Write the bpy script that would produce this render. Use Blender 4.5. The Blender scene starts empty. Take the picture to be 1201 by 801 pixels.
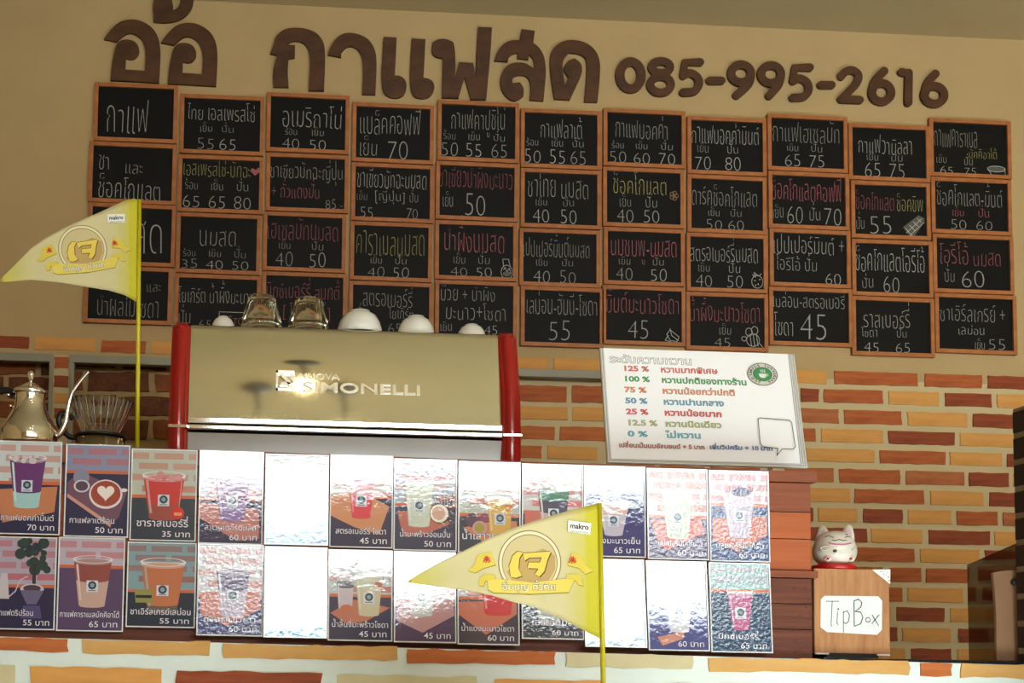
import bpy, bmesh, math, random
from mathutils import Vector, Matrix
random.seed(7)
C = bpy.context.scene.collection
sc = bpy.context.scene

# ---------------------------------------------------------------- camera, world, lights, exposure
F, PX, PY = 1300.0, 350.0, 690.0            # focal length and principal point in pixels of the 1201x801 frame
M = Matrix(((0.9984553930, -0.0528317897, 0.0171938999),
            (0.0204639383, 0.0619912028, -0.9978668839),
            (0.0516532228, 0.9966774266, 0.0629765972)))   # rows: camera right, down, forward
M = Matrix([M[0].normalized(), M[1].normalized(), M[2].normalized()])
CAM = Vector((0.0, -3.766, 1.0))
cd = bpy.data.cameras.new('camera'); co = bpy.data.objects.new('camera', cd); C.objects.link(co)
R = Matrix((M[0], -M[1], -M[2])).transposed()
co.matrix_world = Matrix.Translation(CAM) @ R.to_4x4()
cd.sensor_fit = 'HORIZONTAL'; cd.sensor_width = 36; cd.lens = F / 1201 * 36
cd.shift_x = (600.5 - PX) / 1201; cd.shift_y = (PY - 400.5) / 1201
cd.clip_start = 0.05
sc.camera = co

sc.view_settings.view_transform = 'Standard'; sc.view_settings.look = 'None'
sc.view_settings.gamma = 1; sc.view_settings.use_curve_mapping = False
sc.view_settings.exposure = 0.14

w = bpy.data.worlds.new('world'); sc.world = w; w.use_nodes = True
bg = w.node_tree.nodes['Background']; bg.inputs[0].default_value = (0.72, 0.86, 1.0, 1); bg.inputs[1].default_value = 1.0

def area(name, loc, size, rot, energy, col):
    l = bpy.data.lights.new(name, 'AREA'); l.shape = 'RECTANGLE'; l.size, l.size_y = size
    l.energy = energy; l.color = col
    o = bpy.data.objects.new(name, l); C.objects.link(o); o.location = loc; o.rotation_euler = rot
    return o
# daylight entering the shop front behind the photographer, and an added warm fill light below the ceiling
area('shopfront_daylight', (2.05, -7.0, 2.74), (4.5, 0.78), (math.radians(90), 0, 0), 140, (0.90, 0.97, 1.0))
sl = bpy.data.lights.new('bounce_sun', 'SUN'); sl.energy = 56; sl.angle = 0.02; sl.color = (0.90, 0.98, 1.0)
so = bpy.data.objects.new('bounce_sun', sl); C.objects.link(so); so.rotation_euler = (math.radians(57.2), 0, math.radians(-6))   # added: its bounce off the unseen floor brightens the counter front
area('warm_ceiling_fill', (0.8, -5.9, 3.27), (2.4, 0.6), (0, 0, 0), 22, (1.0, 0.82, 0.56))

# ---------------------------------------------------------------- helpers
def at(px, py, Y):
    """the point of the depth plane y = Y that the photograph shows at a pixel"""
    d = M.transposed() @ Vector(((px - PX) / F, (py - PY) / F, 1.0))
    return CAM + d * ((Y - CAM.y) / d.y)
def s(r, g, b): 
    f = lambda c: (c / 255) / 12.92 if c / 255 <= 0.04045 else ((c / 255 + 0.055) / 1.055) ** 2.4
    return (f(r), f(g), f(b))
def lerp(a, b, t): return tuple(x + (y - x) * t for x, y in zip(a, b))

def mat(name, col, rough=0.6, metal=0.0, noise=0.0, scale=20.0, stretch=(1, 1, 1), bump=0.0, bscale=None, coat=0.0, coat_r=0.05,
        trans=0.0, ior=1.45, col2=None, attr=False, emit=None, alpha=1.0, spec=0.5, bdist=0.002):
    m = bpy.data.materials.new(name); m.use_nodes = True
    nt = m.node_tree; P = nt.nodes['Principled BSDF']; L = nt.links.new
    P.inputs['Roughness'].default_value = rough; P.inputs['Metallic'].default_value = metal
    P.inputs['Coat Weight'].default_value = coat; P.inputs['Coat Roughness'].default_value = coat_r
    P.inputs['Transmission Weight'].default_value = trans; P.inputs['IOR'].default_value = ior
    P.inputs['Specular IOR Level'].default_value = spec
    P.inputs['Alpha'].default_value = alpha
    c = (*col, 1)
    P.inputs['Base Color'].default_value = c
    tc = nt.nodes.new('ShaderNodeTexCoord'); mp = nt.nodes.new('ShaderNodeMapping'); mp.inputs['Scale'].default_value = stretch
    L(tc.outputs['Object'], mp.inputs['Vector'])
    base = None
    if attr:
        a = nt.nodes.new('ShaderNodeAttribute'); a.attribute_name = 'Col'; base = a.outputs['Color']
        L(base, P.inputs['Base Color'])
    if noise > 0 or col2:
        n = nt.nodes.new('ShaderNodeTexNoise'); n.inputs['Scale'].default_value = scale; n.inputs['Detail'].default_value = 5
        n.inputs['Roughness'].default_value = 0.6
        L(mp.outputs[0], n.inputs['Vector'])
        r = nt.nodes.new('ShaderNodeMapRange'); r.inputs[1].default_value = 0.3; r.inputs[2].default_value = 0.7
        L(n.outputs['Fac'], r.inputs[0])
        mx = nt.nodes.new('ShaderNodeMix'); mx.data_type = 'RGBA'
        if attr:
            mx.blend_type = 'MULTIPLY'; mx.inputs[0].default_value = 1
            r.inputs[3].default_value = 1 - noise; r.inputs[4].default_value = 1
            L(base, mx.inputs[6]); L(r.outputs[0], mx.inputs[7])
        else:
            c2 = (*(col2 or tuple(x * (1 - noise) for x in col)), 1)
            mx.inputs[6].default_value = c; mx.inputs[7].default_value = c2; L(r.outputs[0], mx.inputs[0])
        L(mx.outputs[2], P.inputs['Base Color'])
    if bump > 0:
        n2 = nt.nodes.new('ShaderNodeTexNoise'); n2.inputs['Scale'].default_value = bscale or scale; n2.inputs['Detail'].default_value = 4
        L(mp.outputs[0], n2.inputs['Vector'])
        b = nt.nodes.new('ShaderNodeBump'); b.inputs['Strength'].default_value = bump; b.inputs['Distance'].default_value = bdist
        L(n2.outputs['Fac'], b.inputs['Height']); L(b.outputs[0], P.inputs['Normal'])
        if coat: L(b.outputs[0], P.inputs['Coat Normal'])
    if emit:
        P.inputs['Emission Color'].default_value = (*emit[0], 1); P.inputs['Emission Strength'].default_value = emit[1]
    return m

def obj(name, bm, m, parent=None, smooth=False):
    me = bpy.data.meshes.new(name); bm.to_mesh(me); bm.free()
    for x in (m if isinstance(m, (list, tuple)) else [m]): me.materials.append(x)
    if smooth:
        for p in me.polygons: p.use_smooth = True
    o = bpy.data.objects.new(name, me); C.objects.link(o)
    if parent: o.parent = parent
    return o
def tag(o, label=None, cat=None, group=None, kind=None):
    if label: o['label'] = label
    if cat: o['category'] = cat
    if group: o['group'] = group
    if kind: o['kind'] = kind
    return o
def thing(name, label, cat, loc=(0, 0, 0), rot=(0, 0, 0), group=None):
    o = bpy.data.objects.new(name, None); C.objects.link(o); o.location = loc; o.rotation_euler = rot
    o.empty_display_size = 0.05
    return tag(o, label, cat, group)

def bx(bm, x0, x1, y0, y1, z0, z1, bev=0.0, mi=0):
    vs = [bm.verts.new((x, y, z)) for x in (x0, x1) for y in (y0, y1) for z in (z0, z1)]
    fs = [(0, 1, 3, 2), (4, 6, 7, 5), (0, 4, 5, 1), (2, 3, 7, 6), (0, 2, 6, 4), (1, 5, 7, 3)]
    F_ = [bm.faces.new([vs[i] for i in f]) for f in fs]
    for f in F_: f.material_index = mi
    if bev > 0:
        es = set(e for f in F_ for e in f.edges)
        bmesh.ops.bevel(bm, geom=list(es), offset=bev, segments=2, affect='EDGES', profile=0.6)
def prism(bm, pts, y0, y1):
    """polygon in x,z (counter-clockwise seen from the front, -y) from front y0 back to y1"""
    if sum(pts[i][0] * pts[(i + 1) % len(pts)][1] - pts[(i + 1) % len(pts)][0] * pts[i][1] for i in range(len(pts))) < 0: pts = pts[::-1]
    a = [bm.verts.new((p[0], y0, p[1])) for p in pts]; b = [bm.verts.new((p[0], y1, p[1])) for p in pts]
    bm.faces.new(a); bm.faces.new(b[::-1])
    n = len(pts)
    for i in range(n): bm.faces.new((a[(i + 1) % n], a[i], b[i], b[(i + 1) % n]))
def tube(bm, pts, r, seg=10, cap=True, squash=1.0):
    pts = [Vector(p) for p in pts]; rs = r if isinstance(r, (list, tuple)) else [r] * len(pts)
    prev = None; rings = []
    for i, p in enumerate(pts):
        t = (pts[min(i + 1, len(pts) - 1)] - pts[max(i - 1, 0)]).normalized()
        up = prev if prev else (Vector((0, 1, 0)) if abs(t.y) < 0.9 else Vector((1, 0, 0)))
        x = (up - t * up.dot(t)).normalized(); y = t.cross(x); prev = x
        rings.append([bm.verts.new(p + (x * math.cos(a) + y * math.sin(a) * squash) * rs[i]) for a in [2 * math.pi * k / seg for k in range(seg)]])
    for A, B in zip(rings, rings[1:]):
        for k in range(seg): bm.faces.new((A[k], A[(k + 1) % seg], B[(k + 1) % seg], B[k]))
    if cap: bm.faces.new(rings[0][::-1]); bm.faces.new(rings[-1])
def lathe(bm, prof, seg=40, c=(0, 0), flute=0.0, nfl=12):
    rings = []
    for r, z in prof:
        if r < 1e-6: rings.append([bm.verts.new((c[0], c[1], z))])
        else:
            rings.append([bm.verts.new((c[0] + r * (1 + flute * math.cos(nfl * a)) * math.cos(a), c[1] + r * (1 + flute * math.cos(nfl * a)) * math.sin(a), z))
                          for a in [2 * math.pi * k / seg for k in range(seg)]])
    for A, B in zip(rings, rings[1:]):
        for k in range(seg):
            q = [A[k % len(A)], A[(k + 1) % seg % len(A)], B[(k + 1) % seg % len(B)], B[k % len(B)]]
            q2 = []
            for v in q:
                if v not in q2: q2.append(v)
            if len(q2) > 2: bm.faces.new(q2)
def ball(bm, c, r, sx=1, sy=1, sz=1, seg=24):
    bmesh.ops.create_uvsphere(bm, u_segments=seg, v_segments=seg // 2, radius=1,
                              matrix=Matrix.Translation(c) @ Matrix.Diagonal((r * sx, r * sy, r * sz, 1)))
def catmull(P, n=6):
    P = [Vector(p) for p in P]; out = []
    for i in range(len(P) - 1):
        p0, p1, p2, p3 = P[max(i - 1, 0)], P[i], P[i + 1], P[min(i + 2, len(P) - 1)]
        for k in range(n):
            t = k / n
            out.append(0.5 * ((2 * p1) + (p2 - p0) * t + (2 * p0 - 5 * p1 + 4 * p2 - p3) * t * t + (3 * p1 - p0 - 3 * p2 + p3) * t ** 3))
    return out + [P[-1]]

# ---------------------------------------------------------------- flat lettering and drawing
GL = {}
UP = set('ัิีึื็่้๊๋์ํ'); TONE = set('่้๊๋์'); VUP = set('ัิีึืํ')
def glyph(ch, off):
    k = (ch, off)
    if k in GL: return GL[k]
    def geo(body):
        cu = bpy.data.curves.new('g', 'FONT'); cu.body = body; cu.size = 1; cu.resolution_u = 3; cu.offset = off
        o = bpy.data.objects.new('g', cu); C.objects.link(o)
        dg = bpy.context.evaluated_depsgraph_get(); e = o.evaluated_get(dg); me = e.to_mesh()
        v = [(x.co.x, x.co.y) for x in me.vertices]; f = [tuple(p.vertices) for p in me.polygons]
        e.to_mesh_clear(); bpy.data.objects.remove(o); bpy.data.curves.remove(cu)
        return v, f
    v, f = geo(ch) if ch != ' ' else ([], [])
    vi, _ = geo('I'); vb, _ = geo(ch + 'I')
    adv = max(p[0] for p in vb) - max(p[0] for p in vi)
    GL[k] = (v, f, adv if adv > 0.02 else 0.0)
    return GL[k]
def layout(txt, off, jit=0.0):
    """list of (verts, faces) in em units, total advance"""
    x = 0; out = []; prev_up = False
    for i, ch in enumerate(txt):
        v, f, adv = glyph(ch, off)
        dy = 0.20 if (ch in TONE and prev_up) else 0
        if ch in TONE and i + 1 < len(txt) and txt[i + 1] == 'ำ': dy = 0.20
        prev_up = ch in VUP
        if adv and jit:
            a, sy, jy = random.uniform(-.07, .07) * jit, 1 + random.uniform(-.12, .12) * jit, random.uniform(-.03, .03) * jit
        elif not jit: a, sy, jy = 0, 1, 0
        out.append(([(x + p[0] + p[1] * a, (p[1] * sy) + dy + jy) for p in v], f)); x += adv
    return out, x
class Canvas:
    """flat print: coloured polygons in x,z facing -y, stacked in hair-thin layers"""
    def __init__(self, eps=0.00012): self.v, self.f, self.c, self.L, self.eps = [], [], [], 0, eps
    def layer(self): self.L += 1
    def poly(self, pts, col, lift=True):
        if lift: self.L += 1
        A = sum(pts[i][0] * pts[(i + 1) % len(pts)][1] - pts[(i + 1) % len(pts)][0] * pts[i][1] for i in range(len(pts)))
        if A < 0: pts = pts[::-1]
        n = len(self.v); self.v += [(p[0], -self.L * self.eps, p[1]) for p in pts]
        self.f.append(tuple(range(n, n + len(pts)))); self.c.append(col)
    def rect(self, x0, x1, z0, z1, col, lift=True): self.poly([(x0, z0), (x1, z0), (x1, z1), (x0, z1)], col, lift)
    def disc(self, x, z, r, col, rz=None, n=24, a0=0, a1=2 * math.pi, lift=True):
        self.poly([(x + r * math.cos(a0 + (a1 - a0) * k / n), z + (rz or r) * math.sin(a0 + (a1 - a0) * k / n)) for k in range(n)], col, lift)
    def ring(self, x, z, r0, r1, col, q=1.0, n=32, a0=0, a1=2 * math.pi):
        self.L += 1
        for k in range(n):
            t0, t1 = a0 + (a1 - a0) * k / n, a0 + (a1 - a0) * (k + 1) / n
            self.poly([(x + r * math.cos(t), z + r * q * math.sin(t)) for r, t in ((r0, t0), (r1, t0), (r1, t1), (r0, t1))], col, False)
    def stroke(self, pts, wd, col, closed=False):
        self.L += 1
        if closed: pts = list(pts) + [pts[0]]
        for a, b in zip(pts, pts[1:]):
            d = Vector((b[0] - a[0], b[1] - a[1]))
            if d.length < 1e-9: continue
            d.normalize(); n = Vector((-d.y, d.x)) * wd / 2; e = d * wd * 0.3
            self.poly([(a[0] - e.x - n.x, a[1] - e.y - n.y), (b[0] + e.x - n.x, b[1] + e.y - n.y), (b[0] + e.x + n.x, b[1] + e.y + n.y), (a[0] - e.x + n.x, a[1] - e.y + n.y)], col, False)
    def text(self, txt, x0, x1, zb, h, col, off=0.0, jit=0.0, body=0.558, xf=None):
        """fit the text between x0 and x1, base line zb, letter body height h"""
        self.L += 1
        g, adv = layout(txt, off, jit)
        sx = (x1 - x0) / max(adv, 0.01); sy = h / body
        for v, f in g:
            n = len(self.v)
            P = [(x0 + p[0] * sx, zb + p[1] * sy) for p in v]
            if xf: P = [xf(p) for p in P]
            self.v += [(p[0], -self.L * self.eps, p[1]) for p in P]
            for q in f:
                a, b, c_ = P[q[0]], P[q[1]], P[q[2]]
                A = (b[0] - a[0]) * (c_[1] - a[1]) - (b[1] - a[1]) * (c_[0] - a[0])
                self.f.append(tuple(n + i for i in (q if A > 0 else q[::-1]))); self.c.append(col)
    def build(self, name, m, parent=None, warp=None, cuts=None):
        me = bpy.data.meshes.new(name); me.from_pydata(self.v, [], self.f); me.update()
        ca = me.color_attributes.new('Col', 'FLOAT_COLOR', 'CORNER')
        for p in me.polygons:
            c = self.c[p.index]
            for li in p.loop_indices: ca.data[li].color = (*c, 1)
        if cuts or warp:
            bm = bmesh.new(); bm.from_mesh(me)
            for x in (cuts or []):
                bmesh.ops.bisect_plane(bm, geom=bm.verts[:] + bm.edges[:] + bm.faces[:], plane_co=(x, 0, 0), plane_no=(1, 0, 0))
            for v in bm.verts: v.co = warp(v.co)
            bm.to_mesh(me); bm.free()
        me.materials.append(m)
        o = bpy.data.objects.new(name, me); C.objects.link(o)
        if parent: o.parent = parent
        return o

# ---------------------------------------------------------------- materials
plaster = mat('cream_plaster', s(192, 164, 116), 0.9, noise=0.10, scale=3, bump=0.25, bscale=90)
ceil_m = mat('grey_ceiling', s(184, 164, 124), 0.9, noise=0.05, scale=4)
floor_m = mat('floor_tiles', s(196, 200, 196), 0.5, noise=0.12, scale=2)
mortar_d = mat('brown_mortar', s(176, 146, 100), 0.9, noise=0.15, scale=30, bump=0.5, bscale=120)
mortar_w = mat('white_mortar', s(226, 238, 232), 0.8, noise=0.08, scale=9, bump=0.4, bscale=70)
BR = {
 'A': mat('orange_brown_brick', s(196, 106, 50), 0.7, col2=s(156, 76, 32), scale=22, stretch=(.35, 1, 3), bump=.25),
 'D': mat('dark_rust_brick', s(164, 76, 32), 0.65, col2=s(122, 50, 20), scale=22, stretch=(.35, 1, 3), bump=.25),
 'B': mat('ochre_brick', s(224, 164, 88), 0.75, col2=s(208, 146, 74), scale=14, stretch=(.5, 1, 2), bump=.2),
 'C': mat('dusty_red_brick', s(196, 118, 70), 0.75, col2=s(160, 88, 48), scale=20, stretch=(.4, 1, 2), bump=.2),
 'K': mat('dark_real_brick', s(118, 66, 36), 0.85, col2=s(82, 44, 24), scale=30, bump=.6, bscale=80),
 'R': mat('red_real_brick', s(150, 84, 44), 0.85, col2=s(110, 58, 30), scale=30, bump=.6, bscale=80),
 'N': mat('blackish_brick', s(52, 36, 26), 0.7, noise=.3, scale=30),
 'W': mat('cream_brick', s(212, 202, 160), 0.8, noise=.08, scale=20),
 'O': mat('light_orange_brick', s(214, 170, 104), 0.75, col2=s(204, 152, 84), scale=14, stretch=(.5, 1, 2), bump=.2),
 'P': mat('tawny_brick', s(200, 118, 62), 0.75, col2=s(176, 92, 42), scale=18, stretch=(.4, 1, 2.5), bump=.2)}
frame_wood = mat('frame_wood', s(184, 116, 62), 0.55, col2=s(156, 92, 46), scale=25, stretch=(1, 1, 1))
slate = mat('blackboard', s(9, 9, 8), 0.6, noise=.3, scale=10, spec=.25)
chalk = mat('chalk', (1, 1, 1), 0.95, attr=True, noise=.55, scale=320, spec=.1)
letter_m = mat('stained_plywood', s(92, 56, 28), 0.55, col2=s(62, 36, 16), scale=9, stretch=(1, 1, 2.2), bump=.15, bscale=40)
laminates = [mat('laminated_print', (1, 1, 1), 0.4, attr=True, coat=1.0, coat_r=0.02, bump=b_, bscale=s_, spec=.3, bdist=0.001) for b_, s_ in ((.26, 60), (.30, 105), (1.0, 115))]
for m_ in laminates: m_.node_tree.nodes['Principled BSDF'].inputs['Coat IOR'].default_value = 1.75
sleeve_m = mat('clear_sleeve_edge', s(226, 230, 234), 0.15, coat=1.0, coat_r=.05, noise=.1, scale=30)
printm = mat('matte_print', (1, 1, 1), 0.6, attr=True)
steel = mat('brushed_steel', (0.86, 0.87, 0.76), 0.07, 1.0, noise=.06, scale=6, stretch=(.1, 1, 3))
steel2 = mat('satin_steel', (0.60, 0.64, 0.66), 0.3, 1.0, noise=.06, scale=6)
chrome = mat('chrome', (0.86, 0.86, 0.86), 0.06, 1.0, noise=.03, scale=10)
red_p = mat('red_gloss_paint', s(168, 18, 20), 0.28, coat=.6, noise=.08, scale=6)
dark_m = mat('dark_housing', s(28, 26, 24), 0.5, noise=.2, scale=8)
alu = mat('grey_window_trim', s(150, 146, 126), 0.45, noise=.1, scale=10)
glassm = mat('clear_glass', (0.97, 0.98, 0.95), 0.02, trans=1.0, ior=1.4, noise=.02, scale=10)
glass2 = mat('thin_glass', (0.98, 0.98, 0.96), 0.03, trans=1.0, ior=1.22, noise=.02, scale=10, spec=.9)
porcelain = mat('white_porcelain', s(236, 234, 226), 0.18, coat=.6, noise=.03, scale=8)
black_pl = mat('black_plastic', s(18, 17, 17), 0.35, noise=.2, scale=10)
granite = mat('black_granite', s(24, 24, 26), 0.2, col2=s(60, 60, 62), scale=140)

# ---------------------------------------------------------------- structure
CZ = 3.295
def struct(name, bm, m, parent=None, label=None):
    o = obj(name, bm, m, parent)
    if not parent: o['kind'] = 'structure'
    return o
OPx0, OPx1 = at(82, 450, 0).x, at(905, 450, 0).x       # long recess behind the counter
hz = (at(400, 427, 0).z)                   # its head
wy = [at(62, 450, 0).x]
bm = bmesh.new()
XL, XR, YR = -2.6, 5.2, -7.0
opz0 = 0.95
bx(bm, XL, XR, 0, 0.14, hz, CZ)
bx(bm, XL, XR, 0, 0.14, 0, opz0, 0, 1)
bx(bm, wy[0], OPx0, 0, 0.14, opz0, hz, 0, 1)
bx(bm, OPx1, XR, 0, 0.14, opz0, hz, 0, 1)
bx(bm, XL, XL + 0.6, 0, 0.14, opz0, hz, 0, 1)
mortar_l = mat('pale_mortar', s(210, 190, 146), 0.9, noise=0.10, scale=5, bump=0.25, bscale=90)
wall = struct('wall_back', bm, [plaster, mortar_l])
bm = bmesh.new(); bx(bm, XL, XR, 0.14, 0.24, 0, CZ); recess = struct('wall_recess', bm, [plaster])
# brown mortar panels at the back of the two openings
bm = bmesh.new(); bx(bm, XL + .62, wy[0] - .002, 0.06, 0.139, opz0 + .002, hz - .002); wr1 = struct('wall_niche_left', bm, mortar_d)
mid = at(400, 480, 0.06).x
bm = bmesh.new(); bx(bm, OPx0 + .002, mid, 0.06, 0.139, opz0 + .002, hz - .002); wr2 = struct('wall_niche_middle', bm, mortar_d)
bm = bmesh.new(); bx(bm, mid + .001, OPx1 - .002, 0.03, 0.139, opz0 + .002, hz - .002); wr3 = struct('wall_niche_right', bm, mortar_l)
bm = bmesh.new(); bx(bm, XL, XR, YR - .2, 0.24, CZ, CZ + .1); struct('ceiling', bm, ceil_m)
bm = bmesh.new(); bx(bm, XL, XR, YR - .2, 0.24, -.1, 0); struct('floor', bm, floor_m)
bm = bmesh.new(); bx(bm, XL - .1, XL, YR - .2, 0.24, -.1, CZ); struct('wall_left', bm, plaster)
bm = bmesh.new(); bx(bm, XR, XR + .1, YR - .2, 0.24, -.1, CZ); struct('wall_right', bm, plaster)
bm = bmesh.new()                            # shop front behind the photographer: wall with a wide opening
bx(bm, XL, -0.25, YR - .2, YR - .05, 0, CZ); bx(bm, 4.35, XR, YR - .2, YR - .05, 0, CZ)
bx(bm, -0.25, 4.35, YR - .2, YR - .05, 0, 2.32); bx(bm, -0.25, 4.35, YR - .2, YR - .05, 3.17, CZ)
struct('wall_front', bm, plaster)
# trims of the openings
def trim(n, x0, x1, z0, z1, y0=-0.012, y1=0.02):
    bm = bmesh.new(); bx(bm, x0, x1, y0, y1, z0, z1, 0.002); return struct(n, bm, alu)
TW = 0.026
trim('trim_1', OPx0 - .001, OPx1, hz - TW, hz + .002)
trim('trim_2', OPx0 - .001, OPx0 + .014, opz0, hz - TW)
trim('trim_3', XL + .6, wy[0], hz - TW, hz + .002)
trim('trim_4', wy[0] - .012, wy[0], opz0, hz - TW)

def brick(parent, Y, x0, x1, yt, yb, kind, depth=0.004, rough=1.0):
    """one painted brick, wobbly outline, front face proud of plane Y"""
    xm = (x0 + x1) / 2
    a, b = at(x0, (yt + yb) / 2, Y), at(x1, (yt + yb) / 2, Y)
    zt, zb = at(xm, yt, Y).z, at(xm, yb, Y).z
    brick_w(parent, Y, a.x, b.x, zb, zt, kind, depth, rough)
def brick_w(parent, Y, xa, xb, zb, zt, kind, depth=0.004, rough=1.0):
    j = lambda k: random.uniform(-k, k) * rough
    n = max(2, int((xb - xa) / 0.03)); P = []
    for k in range(n + 1): P.append((xa + (xb - xa) * k / n + (0 if 0 < k < n else j(.002)), zb + j(.0016)))
    P.append((xb + j(.002), (zb + zt) / 2))
    for k in range(n, -1, -1): P.append((xa + (xb - xa) * k / n + (0 if 0 < k < n else j(.002)), zt + j(.0016)))
    P.append((xa + j(.002), (zb + zt) / 2))
    cx, cz = (xa + xb) / 2, (zb + zt) / 2
    bm = bmesh.new(); prism(bm, [(p[0] - cx, p[1] - cz) for p in P], 0, depth + .003)
    o = obj('brick', bm, BR[kind], parent); o.location = (cx, Y - depth, cz)
    return o
# painted bricks right of the case: world rows from pixel rows measured at x = 1100
rows = [(439, 454, [(903, 969, 'B'), (978, 1076, 'A'), (1084, 1151, 'A'), (1158, 1230, 'D')]),
 (460.5, 476, [(939, 960, 'D'), (966, 1035, 'A'), (1042, 1101, 'B'), (1108, 1162, 'D'), (1169, 1225, 'B')]),
 (484, 500, [(930, 983, 'C'), (990, 1057, 'A'), (1064, 1134, 'B'), (1141, 1215, 'D')]),
 (507, 522, [(925, 956, 'A'), (963, 1035, 'B'), (1042, 1119, 'D'), (1126, 1205, 'B')]),
 (530, 545, [(945, 1025, 'B'), (1032, 1108, 'A'), (1114, 1174, 'B'), (1181, 1230, 'D')]),
 (553, 569, [(920, 977, 'C'), (984, 1055, 'A'), (1062, 1130, 'C'), (1136, 1182, 'D'), (1188, 1230, 'B')]),
 (576, 592, [(940, 996, 'B'), (1002, 1083, 'A'), (1091, 1152, 'B'), (1160, 1215, 'D')]),
 (599, 615, [(960, 1005, 'B'), (1012, 1058, 'D'), (1065, 1115, 'B'), (1122, 1169, 'A'), (1176, 1230, 'C')]),
 (622, 638, [(941, 1016, 'D'), (1022, 1081, 'B'), (1089, 1160, 'D'), (1166, 1220, 'B')]),
 (644, 660, [(920, 985, 'B'), (993, 1072, 'A'), (1079, 1148, 'B'), (1155, 1195, 'D')]),
 (667, 683, [(960, 1035, 'C'), (1043, 1080, 'A'), (1086, 1140, 'A'), (1148, 1205, 'D')]),
 (690, 706, [(950, 1030, 'D'), (1037, 1058, 'A'), (1064, 1129, 'B'), (1135, 1195, 'D')]),
 (713, 729, [(960, 1044, 'B'), (1051, 1107, 'D'), (1114, 1150, 'B'), (1157, 1210, 'A')]),
 (737, 753, [(1000, 1052, 'D'), (1058, 1115, 'B'), (1124, 1160, 'D'), (1166, 1220, 'B')]),
 (761, 776, [(980, 1061, 'B'), (1068, 1115, 'D'), (1123, 1180, 'B')])]
for yt, yb, L in rows:
    zt, zb = at(1100, yt, 0).z, at(1100, yb, 0).z
    for x0, x1, k in L:
        ym = (yt + yb) / 2
        brick_w(wall, 0, at(x0, ym, 0).x, at(x1, ym, 0).x, zb, zt, k)
    # the courses go on a little past the frame and behind the case
    def fill(parent, Y, xa, xb, za, zb2, kinds='ABDBA'):
        while xb - xa > .06:
            Lb = min(xb - xa, random.choice((.13, .16, .2, .23)))
            brick_w(parent, Y, xa, xa + Lb, za, zb2, random.choice(kinds)); xa += Lb + .02
    fill(wall, 0, at(L[-1][1], ym, 0).x + .02, 4.2, zb, zt)
    fill(wall, 0, OPx1 + .02, at(L[0][0], ym, 0).x - .02, zb, zt)
    if yt > 540: fill(wr3, .03, at(612, ym, 0).x, OPx1 - .03, zb, zt)
    elif yt > 445: fill(wr3, .03, at(815, ym, 0).x, OPx1 - .03, zb, zt)
# left part of the wall above the openings and the pier between them
for x0, x1, yt, yb, k in [(-30, 34, 394.5, 408, 'D'), (41, 112, 396, 411, 'B'), (119, 171, 400, 414, 'A'), (178, 250, 401.5, 416, 'B'),
                          (650, 707, 421, 436, 'B'), (600, 642, 419.5, 434, 'B'), (714, 780, 424, 438, 'A'), (255, 330, 404, 419, 'A')]:
    brick(wall, 0, x0, x1, yt, yb, k)
for yt, yb, k in [(419, 432, 'A'), (441, 454, 'D'), (461.5, 473, 'B'), (479.5, 491, 'D'), (499.5, 511, 'A')]:
    brick(wall, 0, 64, 80, yt, yb, k)
# real bricks in the openings
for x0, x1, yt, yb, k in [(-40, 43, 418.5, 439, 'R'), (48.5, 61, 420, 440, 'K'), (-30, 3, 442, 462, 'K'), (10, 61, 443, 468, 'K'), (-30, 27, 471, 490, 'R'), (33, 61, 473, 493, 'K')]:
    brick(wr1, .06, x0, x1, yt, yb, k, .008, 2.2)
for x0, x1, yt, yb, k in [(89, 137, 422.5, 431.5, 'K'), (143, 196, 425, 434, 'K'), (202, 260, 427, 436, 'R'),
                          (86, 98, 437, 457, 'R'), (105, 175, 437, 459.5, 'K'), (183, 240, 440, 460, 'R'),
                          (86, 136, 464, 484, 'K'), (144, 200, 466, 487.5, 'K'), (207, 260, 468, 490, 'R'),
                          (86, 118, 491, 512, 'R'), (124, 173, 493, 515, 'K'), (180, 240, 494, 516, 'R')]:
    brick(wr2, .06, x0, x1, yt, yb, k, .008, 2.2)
for x0, x1, yt, yb, k in [(600, 664, 452.5, 471, 'A'), (671, 740, 453.5, 473, 'A'), (600, 665, 477, 492, 'B'), (672, 735, 478, 494, 'B'),
                          (600, 650, 500, 515, 'P'), (657, 720, 501, 517, 'P'), (600, 635, 522.5, 537, 'P'), (642, 700, 524, 539, 'B'),
                          (747, 810, 456, 475, 'D'), (742, 810, 481, 497, 'A'), (727, 800, 505, 520, 'B')]:
    brick(wr3, .03, x0, x1, yt, yb, k)

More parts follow.
